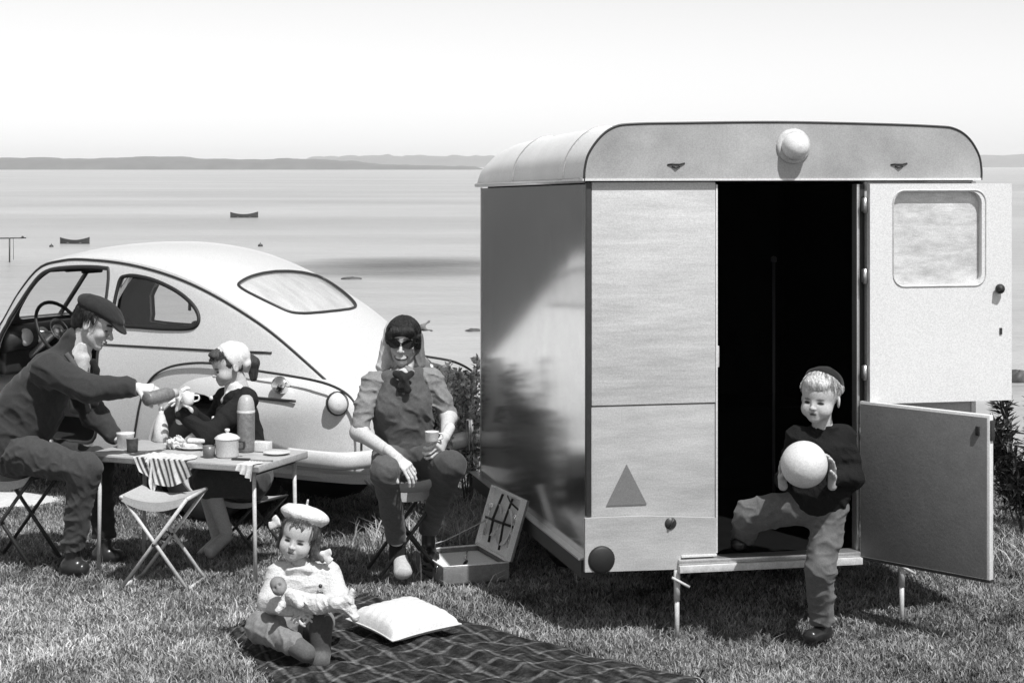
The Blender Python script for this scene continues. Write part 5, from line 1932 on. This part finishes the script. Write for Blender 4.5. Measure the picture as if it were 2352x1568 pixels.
# dishes
q = onz(522, 1049, TZ)
po = thing('enamel_pot', 'white lidded enamel pot standing in front of the grey flask', 'pot', q)
mb = MB(); mb.lathe([(0, .001), (.052, .001), (.058, .01), (.061, .09), (.064, .094), (.060, .094), (.056, .012), (0, .008)], (0, 0, 0), n=30); obj('pot_body', mb, M_WHITE, po)
mb = MB(); mb.lathe([(.066, .095), (.066, .099), (.05, .112), (.02, .122), (0, .124)], (0, 0, 0), n=30); ld = obj('lid', mb, M_WHITE, po)
mb = MB(); mb.lathe([(.008, .122), (.008, .13), (.014, .136), (.012, .145), (0, .147)], (0, 0, 0)); obj('knob', mb, M_WHITE, ld)
mb = MB(); mb.tube(spline([(.058, 0, .08), (.085, 0, .078), (.085, 0, .045), (.058, 0, .04)], 5), .006, 6); obj('handle', mb, M_DARKM, po)
for uv, lab in (((370, 1014), 'white pointed bottle on the table, nearest the man in the cap'), ((527, 1014), 'white pointed bottle standing behind the white lidded pot')):
    q = onz(*uv, TZ)
    bt = thing('milk_bottle', lab, 'bottle', q, 0, 'white bottles on the table')
    mb = MB(); mb.lathe([(0, .001), (.036, .001), (.040, .006), (.041, .05), (.036, .09), (.022, .135), (.014, .155), (.013, .175), (0, .175)], (0, 0, 0)); obj('glass', mb, M_WHITE, bt)
    mb = MB(); mb.lathe([(.0142, .17), (.0148, .186), (.012, .19), (0, .19)], (0, 0, 0)); obj('bottle_cap', mb, M_TRIM, bt)
q = onz(446, 1030, TZ)
pl = thing('plate', 'white plate of bread slices in the middle of the table', 'plate', q)
mb = MB(); mb.lathe([(0, .006), (.06, .006), (.098, .018), (.1, .020), (.098, .014), (.06, .001), (0, .001)], (0, 0, 0), n=32); obj('dish', mb, M_WHITE, pl)
bd = tag(obj('bread', MB().box((0, 0, .012), (.10, .075, .024), bev=.01), mat('bread_crumb', .6, .9, var=.2, scale=90)), 'pale slice of bread lying on the white plate', 'bread')
bd.location = q + V(-.012, .0, .0075); bd.rotation_euler = (0, 0, .5)
bd = tag(obj('bread', MB().box((0, 0, .012), (.095, .07, .022), bev=.01), bpy.data.materials['bread_crumb']), 'upper slice of bread stacked on another on the plate', 'bread')
bd.location = q + V(.012, .0, .0325); bd.rotation_euler = (0, 0, .1)
lat('tumbler', [(0, .001), (.028, .001), (.032, .07), (.030, .07), (.026, .006), (0, .005)], onz(304, 1037, TZ), mat('grey_bakelite', .2, .3, var=.5, scale=25), 'grey tumbler near the left end of the table', 'tumbler')
lat('tub', [(0, .001), (.042, .001), (.046, .07), (.048, .074), (.048, .082), (0, .084)], onz(288, 1028, TZ), M_WHITE, 'white lidded tub just behind the grey tumbler', 'tub')
lat('mug', [(0, .001), (.03, .001), (.033, .06), (.030, .06), (.027, .006), (0, .005)], onz(480, 1050, TZ), mat('brown_stoneware', .13, .35, var=.3, scale=20), 'dark stoneware mug left of the white lidded pot', 'mug')
bx = obj('carton', MB().box((0, 0, .026), (.10, .06, .05), bev=.003), M_WHITE)
bx.location = onz(600, 1036, TZ) + V(0, 0, .001); bx.rotation_euler = (0, 0, TA)
tag(bx, 'white paper carton right of the tall grey flask', 'carton')
lat('saucer', [(0, .005), (.04, .005), (.07, .014), (.071, .012), (.04, .001), (0, .001)], onz(636, 1043, TZ), M_WHITE, 'white saucer at the right end of the table', 'saucer')
# knife beside the pot
kn = thing('table_knife', 'table knife lying between the white pot and the carton', 'knife', onz(575, 1057, TZ), TA + .2)
obj('blade', MB().box((.06, 0, .003), (.12, .016, .003), bev=.001), M_CHROME, kn)
obj('handle', MB().box((-.05, 0, .006), (.10, .017, .010), bev=.004), M_DARKM, kn)

# crumpled paper bag
def crumple(name, p, r, sq, m, label, cat, seed, h):
    S = Sdf(.01)
    rr = np.random.default_rng(seed)
    for k in range(9):
        a, b = rr.uniform(-1, 1, 3) * r * .7, rr.uniform(-1, 1, 3) * r * .8
        a[2], b[2] = abs(a[2]) * sq, abs(b[2]) * sq
        S.ecap(V(*a), V(*b), rr.uniform(-1, 1, 3), (r * .5, r * .16), (r * .4, r * .12), c=.55)
    S.plane((0, 0, 0), (0, 0, -1))
    S.fold(.004, 170, [(1, .2, .5), (.2, 1, .3), (.6, -.5, 1)], seed)
    me = sdf_mesh(name, [S.build(.0035)])
    o = obj(name, me, m, norm=False)
    o.location = p
    return tag(o, label, cat)
crumple('paper_bag', onz(402, 1030, TZ) + V(0, 0, .001), .062, 1.0, M_FAB, 'crumpled white paper bag on the table beside the plate', 'bag', 4, .1)

# striped cloth over the front edge, and a napkin whose corner hangs down
def edge_pt(s, back, down):
    """point on the front edge: s along it, back over the top, down the front"""
    p = TC + TE1 * s - TE2 * (.266 - back)
    return V(p.x, p.y, TZ + .004 - down) - TE2 * (.004 if down > 0 else 0)
def drape(name, s0, s1, prof, back, m, label, cat, stripes):
    mb = MB()
    n, k1, k2 = 46, 8, 16
    rows, col = [], []
    for i in range(n):
        f = i / (n - 1)
        s = s0 + (s1 - s0) * f
        ln = prof(f)
        for j in range(k1 + k2):
            if j < k1:
                b = back * (1 - j / k1)
                p = edge_pt(s + .02 * math.sin(b * 30), b, 0) + V(0, 0, .006 * abs(math.sin(f * 17 + b * 40)) * (b / back))
            else:
                t = (j - k1) / (k2 - 1)
                p = edge_pt(s + .05 * t * stripes, 0, .002 + ln * t) - TE2 * (.006 + .010 * math.sin(f * 19 + t * 2) * t + .008 * t)
            rows.append(p)
            d = 1. if j < k1 else (1. if math.sin((f * 1.0) * 62) > -.1 else .08)
            col.append(.58 * (d if stripes else 1))
    N = k1 + k2
    fs = [(i * N + j, (i + 1) * N + j, (i + 1) * N + j + 1, i * N + j + 1) for i in range(n - 1) for j in range(N - 1)]
    mb.add(rows, fs, True, col)
    return tag(obj(name, mb, m), label, cat)
drape('striped_cloth', -.215, .10, lambda f: .055 + .085 * math.sin(math.pi * min(1, f * .85 + .08)) ** 1.2, .13, M_FAB, 'white cloth with dark stripes hanging over the front edge of the table', 'cloth', 1)
drape('napkin', -.13, -.055, lambda f: .02 + .21 * (1 - abs(2 * f - 1.1)) if abs(2 * f - 1.1) < 1 else .02, .05, M_FAB, 'plain white napkin with one corner hanging below the striped cloth', 'napkin', 0)
drape('napkin', .40, .49, lambda f: .03 + .05 * f, .07, M_FAB, 'small white napkin at the right front corner of the table', 'napkin', 0)

# cup in the woman's hand
cw = thing('cup', 'small white cup in the hand of the woman in sunglasses', 'cup', P(992, 1016, 9.13))
mb = MB(); mb.lathe([(0, .001), (.025, .001), (.031, .012), (.034, .052), (.036, .055), (.0335, .055), (.028, .012), (0, .006)], (0, 0, 0)); obj('bowl', mb, M_WHITE, cw)
mb = MB(); mb.tube(spline([(.033, 0, .045), (.052, 0, .043), (.052, 0, .022), (.030, 0, .015)], 5), .0045, 6); obj('handle', mb, M_WHITE, cw)

# ball
mb = MB()
mb.lathe([(.102 * math.sin(a), -.102 * math.cos(a)) for a in np.linspace(0, math.pi, 25)], (0, 0, 0), n=36)
bl = tag(obj('ball', mb, mat('ball_rubber', .6, .55, var=.08, scale=14, bump=.12, bscale=70)), 'large white ball held by the boy in the caravan doorway', 'ball')
bl.location = P(1847, 1066, 8.05)

# ---------------------------------------------------------------- rug and pillow
RUG = [V(-1.33, 8.40, 0), V(-.72, 9.10, 0), V(.82, 7.66, 0), V(-.45, 6.30, 0)]
def rugpt(a, b):
    # a along P1->P2, b along P2->P3
    p = RUG[0] * (1 - a) * (1 - b) + RUG[1] * a * (1 - b) + RUG[2] * a * b + RUG[3] * (1 - a) * b
    return p
def rug():
    na, nb = 120, 230
    r = np.random.default_rng(5)
    WV = [(.0075 / (1 + k * .5), *(r.normal(0, 1, 2) * (6 + 4.5 * k)), r.uniform(0, 6.28)) for k in range(11)]
    vs, col = [], []
    for i in range(na):
        for j in range(nb):
            a, b = i / (na - 1), j / (nb - 1)
            aw = a + .02 * math.sin(b * 9 + 1) * (1 - a) + .012 * math.sin(b * 31 + 2) * abs(2 * a - 1)
            # rounded near-left corner
            p = rugpt(aw, b + .03 * math.sin(a * 7 + 2) * (1 - b) ** 3)
            x, y = p.x, p.y
            z = .026 + sum(am_ * math.sin(x * kx_ + y * ky_ + ph_) for am_, kx_, ky_, ph_ in WV) + r.uniform(-.0015, .0015)
            z += .02 * math.exp(-((x * .7 + y * .7 - 5.45) / .05) ** 2) + .015 * math.exp(-((x * .5 + y * .86 - 6.6 + .03 * math.sin(x * 9)) / .035) ** 2)
            ed = min(a, 1 - a, b, 1 - b)
            z = z * min(1, .35 + ed * 10)
            vs.append((x, y, z + float(gh(x, y))))
            la = abs(((a * 7.5 + .012 * math.sin(b * 40)) % 1) - .5)
            lb = abs(((b * 15 + .012 * math.sin(a * 30)) % 1) - .5)
            c = .022 + (.075 if la < .06 else 0) + (.07 if lb < .06 else 0) + (.02 if abs(la - .25) < .07 else 0) + .012 * math.sin(a * 61 + b * 13) * math.sin(b * 90)
            col.append(max(.008, c) * r.uniform(.6, 1.5))
    fs = [(i * nb + j, (i + 1) * nb + j, (i + 1) * nb + j + 1, i * nb + j + 1) for i in range(na - 1) for j in range(nb - 1)]
    mb = MB()
    mb.add(vs, fs, True, col)
    m = mat('rug_wool', .03, .95, var=.5, scale=45, attr=True, bump=.9, bscale=120, spec=.1)
    rg = tag(obj('rug', mb, m), 'dark checked wool rug spread rumpled on the grass', 'rug')
    # fringe along the short near-left edge
    fr = MB()
    for k in range(90):
        a = k / 89
        p = rugpt(a + .02 * math.sin(1) * (1 - a), .03 * math.sin(a * 7 + 2))
        d = (rugpt(a, 0) - rugpt(a, .05)).normalized()
        fr.tube([V(p.x, p.y, .02), V(p.x, p.y, .012) + d * r.uniform(.03, .06) + V(r.uniform(-.01, .01), r.uniform(-.01, .01), 0)], [.003, .0015], 4)
    tag(obj('fringe', fr, mat('rug_fringe', .02, .95), rg), kind='stuff')
rug()

def pillow():
    a = R(38)
    S = Sdf(.03)
    mb = MB()
    n = 28
    def fn(top):
        def g(i, j):
            x, y = 2 * i - 1, 2 * j - 1
            e = (1 - x**4) * (1 - y**4)
            k = 1 - .10 * (1 - x * x) * abs(y)**3 - .10 * (1 - y * y) * abs(x)**3
            X, Y = .185 * x * (1 - .09 * (1 - y * y)), .185 * y * (1 - .09 * (1 - x * x))
            wr = .004 * math.sin(22 * x + 5 * y) * abs(y)**2 + .004 * math.sin(22 * y - 4 * x) * abs(x)**2
            z = (.075 * e ** .45 + wr * e ** .3) if top else (-.032 * e ** .5)
            return (X, Y, z)
        return g
    mb.grid(fn(True), n, n)
    mb.grid(fn(False), n, n)
    o = obj('pillow', mb, M_CLOTHW)
    o.data.materials[0] = M_CLOTHW
    o.location = (-.487, 8.30, .072)
    o.rotation_euler = (R(4), R(-3), a)
    tag(o, 'plump white pillow lying on the dark checked rug', 'pillow')
    mb = MB()
    ring = [fn(False)(t, 0) for t in np.linspace(0, 1, 12)] + [fn(False)(1, t) for t in np.linspace(0, 1, 12)[1:]] + [fn(False)(t, 1) for t in np.linspace(1, 0, 12)[1:]] + [fn(False)(0, t) for t in np.linspace(1, 0, 12)[1:-1]]
    mb.tube(ring, .004, 6, closed=True)
    obj('piping', mb, M_CLOTHW, o)
pillow()

# ---------------------------------------------------------------- doll on the small girl's lap
def doll():
    t = thing('doll', 'baby doll in white knitted suit lying across the lap of the small girl', 'doll', P(700, 1400, 7.76))
    hc = P(641, 1346, 7.80)
    F = Frame(hc, (-.2, -.9, .35), (-.55, .1, .75), .37)
    S = head(F, .22, kid=True, brow=.15, eye='open', nose=.5, neck=.0)
    H = [S.build(.0022)]
    sobj('head', H, M_SKIN, t)
    K = Sdf(.006)
    K.ell(F(-.02, 0, .03), np.array((.106, .088, .09)) * F.k, F, c=.03)
    K.ell(F(.10, 0, -.02), np.array((.08, .07, .085)) * F.k, F, mode='s', k=.004)
    sobj('hair', K.build(.0028), M_HAIR, t)
    B = Sdf(.012)
    a, b = P(660, 1368, 7.79), P(728, 1388, 7.755)
    B.ecap(a, b, (0, 0, 1), (.034, .032), (.040, .036), c=.55)
    B.chain([P(735, 1380, 7.75), P(775, 1388, 7.72), P(806, 1398, 7.70)], (.030, .026, .022), c=.56).cap(P(806, 1398, 7.70), P(815, 1418, 7.685), .022, .018, c=.56)
    B.chain([P(735, 1395, 7.74), P(770, 1385, 7.70), P(800, 1378, 7.70)], (.030, .026, .022), c=.56).cap(P(800, 1380, 7.70), P(808, 1358, 7.70), .020, .013, c=.56)
    B.chain([P(668, 1365, 7.75), P(690, 1390, 7.72)], (.02, .015), c=.55)
    B.chain([P(655, 1378, 7.77), P(640, 1400, 7.74)], (.02, .015), c=.55)
    B.fold(.003, 120, [(1, 0, .5), (.3, 0, 1)], 3)
    sobj('suit', B.build(.004), M_KNIT, t)
doll()

# ---------------------------------------------------------------- picnic hamper
def hamper():
    B_, C_ = V(-.262, 9.33, 0), V(.035, 9.37, 0)
    e1 = (C_ - B_).normalized()
    e2 = V(-e1.y, e1.x, 0)
    e2 = (e2 + V(-.32, 0, 0) * 1.0).normalized()
    e2 = V(-e1.y, e1.x, 0)
    a = math.atan2(e1.y, e1.x)
    a2 = a + R(13)
    t = thing('picnic_hamper', 'open picnic case with white lining beside the caravan wheel', 'picnic case', (-.345, 9.29, 0), a2)
    w, l, h = .355, .46, .09
    mo = mat('case_leathercloth', .17, .6, var=.25, scale=30, bump=.15, bscale=200)
    mi = mat('case_lining', .8, .6, var=.06, scale=30)
    T_ = .008
    for nm, c, s in (('bottom', (w / 2, l / 2, .012), (w, l, .012)), ('case_wall', (w / 2, T_ / 2, h / 2 + .006), (w, T_, h)), ('case_wall', (w / 2, l - T_ / 2, h / 2 + .006), (w, T_, h)), ('case_wall', (T_ / 2, l / 2, h / 2 + .0058), (T_, l - .018, h - .001)), ('case_wall', (w - T_ / 2, l / 2, h / 2 + .0058), (T_, l - .018, h - .001))):
        obj(nm, MB().box(c, s, bev=.003), mo, t)
    rim = MB()
    rp = [(.004, .004), (w - .004, .004), (w - .004, l - .004), (.004, l - .004)]
    rim.tube([(x, y, h + .008) for x, y in rp], .0055, 6, closed=True)
    obj('rim', rim, mi, t)
    obj('tray', MB().box((w / 2, l / 2, h - .022), (w - .02, l - .02, .010), bev=.003), mi, t)
    # lid on the right hand side, leaning a little outwards
    al = R(17)
    def L(y, z, d=0.):
        return (w + .004 + math.sin(al) * z + d * math.cos(al), y, h + .010 + math.cos(al) * z - d * math.sin(al))
    def lbox(y0, y1, z0, z1, d0, d1):
        mb = MB()
        c = [L(y, z, d) for y in (y0, y1) for z in (z0, z1) for d in (d0, d1)]
        mb.add(c, [(0, 1, 3, 2), (4, 6, 7, 5), (0, 4, 5, 1), (2, 3, 7, 6), (0, 2, 6, 4), (1, 5, 7, 3)], False)
        return mb
    lid = obj('lid', lbox(.0, l, 0, .32, .0, .012), mo, t)
    obj('lid_lining', lbox(.008, l - .008, .008, .312, -.004, -.0005), mi, lid)
    for y0, y1, z0, z1 in ((0, l, .312, .32), (0, l, 0, .008), (0, .008, .0085, .3115), (l - .008, l, .0085, .3115)):
        obj('lid_edge', lbox(y0, y1, z0, z1, -.03, -.0005), mi, lid)
    # plates, cutlery and straps held in the lid
    for y, z, r in ((.14, .15, .095), (.30, .16, .085)):
        mb = MB(); ax = V(-math.cos(al), 0, math.sin(al))
        mb.lathe([(0, .012), (r * .65, .012), (r, .024), (r * 1.01, .020), (r * .65, .004), (0, .004)], L(y, z, -.004), ax, 28)
        o = thing('plate', 'white plate strapped in the case lid, ' + ('nearer the front' if y < .2 else 'nearer the back'), 'plate', (0, 0, 0))
        bpy.data.objects.remove(o)
        obj('plate', mb, M_WHITE, lid)
    for y0, z0, y1, z1 in ((.03, .17, .44, .15), (.14, .03, .145, .30), (.30, .04, .29, .30), (.03, .26, .22, .30)):
        mb = MB(); mb.tube([L(y0, z0, -.02), L((y0 + y1) / 2, (z0 + z1) / 2, -.034), L(y1, z1, -.02)], .007, 6, flat=((0, 0, 1), .5)); obj('strap', mb, M_BLACK, lid)
    for y in (.035, .06, .40, .42):
        mb = MB(); mb.tube([L(y, .06, -.012), L(y, .2, -.014)], .005, 6); mb.lathe([(0, .022), (.010, .012), (.012, 0), (.006, -.02)], L(y, .215, -.014), (math.sin(al), 0, math.cos(al)), 8); obj('spoon', mb, M_CHROME, lid)
    # things lying in the tray
    for (x0, y0, x1, y1, r, m) in ((.07, .30, .10, .40, .010, M_BLACK), (.15, .11, .18, .16, .008, M_BLACK), (.20, .24, .26, .38, .006, M_CHROME)):
        mb = MB(); mb.tube([(x0, y0, h - .008), (x1, y1, h - .005)], r, 8); obj('cutlery', mb, m, t)
    mb = MB(); mb.tube([(.0, .43, h + .02), (.16, .44, h + .05), (w + .03, .44, h + .14)], .003, 5); obj('lid_stay', mb, M_STEEL, t)
    for y in (.10, .34):
        obj('clasp', MB().box((-.004, y, h - .02), (.008, .03, .035), bev=.003), M_CHROME, t)
    mb = MB(); mb.tube(spline([(-.004, .17, .05), (-.03, .18, .055), (-.034, .22, .055), (-.03, .26, .055), (-.004, .27, .05)], 4), .007, 6); obj('carry_handle', mb, M_BLACK, t)
hamper()

# ---------------------------------------------------------------- on the water
def boat(u, v, length, ang, label):
    p = onz(u, v, WZ)
    t = thing('rowing_boat', label, 'boat', p, ang, 'rowing boats moored offshore')
    L_, m_ = length, M_DARKM
    def fn(i, j):
        x = -1 + 2 * i
        b = (.30 if x < 0 else .30) * (1 - abs(x) ** 2.6 * (.72 if x < 0 else 1)) * .55 * 1
        sheer = .42 + .3 * x * x + (.06 * x if x > 0 else 0)
        a = math.pi * j
        return (x * L_ / 2, -math.cos(a) * b * L_ * .38 * (1 - .0), -.12 + (sheer * L_ * .28 + .12) * (1 - math.sin(a) ** .8))
    mb = MB()
    mb.grid(fn, 26, 13)
    mb.grid(lambda i, j: tuple(Vector((fn(i, j)[0] * .985, fn(i, j)[1] * .93, fn(i, j)[2] + .02))), 26, 13)
    obj('hull', mb, mat('tarred_boat', .035, .6, var=.3, scale=3), t)
    for j in (0, 1):
        mb = MB(); mb.tube([fn(i, j) for i in np.linspace(0, 1, 26)], .035, 6); obj('gunwale', mb, mat('boat_gunwale', .07, .6, var=.2, scale=5), t)
    for x in (-.45, 0, .4):
        mb = MB(); mb.box((x * L_ / 2, 0, .13), (.22, .19 * L_ * .55, .04)); obj('thwart', mb, M_WOOD, t)
boat(561, 500, 4.5, R(4), 'dark rowing boat farther out, above the car roof')
boat(172, 560, 3.35, R(-8), 'dark rowing boat at the left, above the windscreen of the car')

def buoy(u, v, r, label):
    p = onz(u, v, WZ)
    t = thing('mooring_buoy', label, 'buoy', p, 0, 'mooring buoys on the water')
    mb = MB(); mb.lathe([(0, -.3), (.5 * r, -.2), (r, 0), (r * 1.05, r * .4), (.7 * r, r * .9), (.2 * r, r * 1.1), (0, r * 1.1)], (0, 0, 0)); obj('float', mb, M_DARKM, t)
    mb = MB(); mb.tube([(0, 0, r), (0, 0, r * 1.7)], r * .12, 6); obj('ring_stem', mb, M_DARKM, t)
buoy(118, 567, .22, 'small dark buoy left of the near rowing boat')
buoy(598, 566, .26, 'small dark buoy just above the car roof')

def rock(u, v, sx, sy, sz, label, seed):
    p = onz(u, v, WZ)
    r = np.random.default_rng(seed)
    ph = r.uniform(0, 6.28, 6)
    mb = MB()
    def fn(i, j):
        a, b = 2 * math.pi * i, math.pi * j
        k = 1 + .15 * math.sin(3 * a + ph[0]) * math.sin(2 * b) + .12 * math.sin(5 * a + ph[1] + 3 * b)
        return (sx * k * math.cos(a) * math.sin(b), sy * k * math.sin(a) * math.sin(b), sz * k * math.cos(b))
    mb.grid(fn, 28, 14, closeu=True)
    o = obj('rock', mb, mat('wet_rock', .07, .6, var=.4, scale=4, bump=.5, bscale=8))
    o.location = p
    tag(o, label, 'rock', 'rocks in the shallows')
rock(808, 641, .75, .5, .16, 'flat dark rock awash right of the rear window of the car', 1)
rock(1088, 760, .45, .4, .12, 'flat dark rock awash just left of the caravan', 2)
rock(2340, 876, .55, .5, .42, 'dark rock in the water at the right edge beyond the open door', 3)

# mooring stake with a crossbar at the left
p = onz(22, 602, WZ)
mk = thing('mooring_stake', 'dark stake with a crossbar standing in the water at the far left', 'stake', p)
mb = MB(); mb.tube([(0, 0, -1), (0, 0, 2.15)], .07, 8); obj('post', mb, M_DARKM, mk)
mb = MB(); mb.tube([(-.95, 0, 2.1), (1.45, 0, 2.14)], .055, 8); obj('crossbar', mb, M_DARKM, mk)
mb = MB(); mb.tube([(.35, 0, .2), (.33, 0, 2.1)], .025, 6); obj('hanging_line', mb, M_DARKM, mk)
mb = MB(); mb.lathe([(0, -.1), (.1, -.06), (.12, .02), (.07, .1), (0, .12)], (1.15, 0, 2.2)); obj('float', mb, M_DARKM, mk)

# ---------------------------------------------------------------- shrubs and tall grass
def leaves(n, place, size, val, up, seed):
    """small folded leaves; place(r) gives a point and an outward direction"""
    r = np.random.default_rng(seed)
    vs, fs, col = [], [], []
    for k in range(n):
        p, o = place(r)
        d = (o + Vector(r.normal(0, .5, 3)) + V(0, 0, up)).normalized()
        s = d.cross(Vector(r.normal(0, 1, 3))).normalized()
        nrm = d.cross(s)
        l, w = size[0] * r.uniform(.6, 1.3), size[1] * r.uniform(.7, 1.2)
        b = len(vs)
        vs += [p, p + d * l * .45 + s * w + nrm * w * .35, p + d * l, p + d * l * .45 - s * w + nrm * w * .35, p + d * l * .5]
        fs += [(b, b + 1, b + 4), (b + 1, b + 2, b + 4), (b, b + 4, b + 3), (b + 4, b + 2, b + 3)]
        col += [max(.02, r.normal(*val))] * 5
    mb = MB()
    mb.add(vs, fs, False, col)
    return mb

def shrub(name, c, h, w, n, label, seed, size=(.035, .010), val=(.12, .05)):
    c = V(c[0], c[1], float(gh(c[0], c[1])))
    t = thing(name, label, 'shrub', c)
    r = np.random.default_rng(seed)
    st = []
    for k in range(int(9 + w * 14)):
        a = r.uniform(0, 6.28)
        tip = V(math.cos(a) * w * r.uniform(.1, 1), math.sin(a) * w * .7 * r.uniform(.1, 1), h * r.uniform(.55, 1.05))
        mid = tip * .5 + V(r.uniform(-.05, .05), r.uniform(-.05, .05), .06)
        pts = spline([V(tip.x * .15, tip.y * .15, -.02), mid, tip], 6)
        st.append(pts)
        mb = MB(); mb.tube(pts, list(np.linspace(.006, .002, len(pts))), 5); obj('stem', mb, M_STEM, t)
    def place(r):
        s = st[r.integers(len(st))]
        k = r.uniform(.22, 1) ** .8 * (len(s) - 1)
        i = min(int(k), len(s) - 2)
        p = s[i].lerp(s[i + 1], k - i)
        o = Vector(r.normal(0, 1, 3)).normalized()
        return p + o * .02 * r.random(), o
    tag(obj('foliage', leaves(n, place, size, val, .5, seed), M_LEAF, t, norm=False), kind='stuff')
M_STEM = mat('shrub_stem', .07, .8, var=.3, scale=20)
shrub('bush', (-.46, 10.85), .93, .17, 2000, 'leafy shrub on the bank between the woman and the caravan', 1, val=(.5, .18))  # first three: pale leaf colour stands in for sun the caravan blocks
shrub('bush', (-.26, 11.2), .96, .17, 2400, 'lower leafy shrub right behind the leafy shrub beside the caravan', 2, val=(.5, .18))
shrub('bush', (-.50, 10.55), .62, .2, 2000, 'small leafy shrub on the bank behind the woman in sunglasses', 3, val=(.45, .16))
shrub('bush', (2.90, 10.35), .78, .30, 3200, 'dark bushy shrub beside the open door at the right edge', 4, size=(.085, .009), val=(.055, .03))
shrub('bush', (3.35, 10.5), .8, .34, 2600, 'dark bushy shrub at the far right, mostly out of view', 5, size=(.085, .009), val=(.055, .03))

def tufts():
    n = 9000
    x = np.concatenate([RNG.normal(-.36, .16, n), RNG.uniform(-4.5, 4.5, 9000), RNG.normal(2.85, .3, 1500)])
    y = np.concatenate([RNG.normal(10.5, .35, n), RNG.normal(13.2, .4, 9000), RNG.normal(10.15, .15, 1500)])
    h = np.concatenate([RNG.uniform(.06, .16, n), RNG.uniform(.06, .15, 9000), RNG.uniform(.06, .14, 1500)])
    ok = ~case_mask(x, y)
    x, y, h = x[ok], y[ok], h[ok]
    val = np.clip(.30 + .12 * patchy(x, y, 9, 12) + RNG.normal(0, .09, len(x)), .05, .7)
    me = grass_mesh('tall_grass', x, y, h, .0035 + 0 * h, val, lean=.8)
    tag(obj('tall_grass', me, M_GRASS, norm=False), kind='stuff')
tufts()
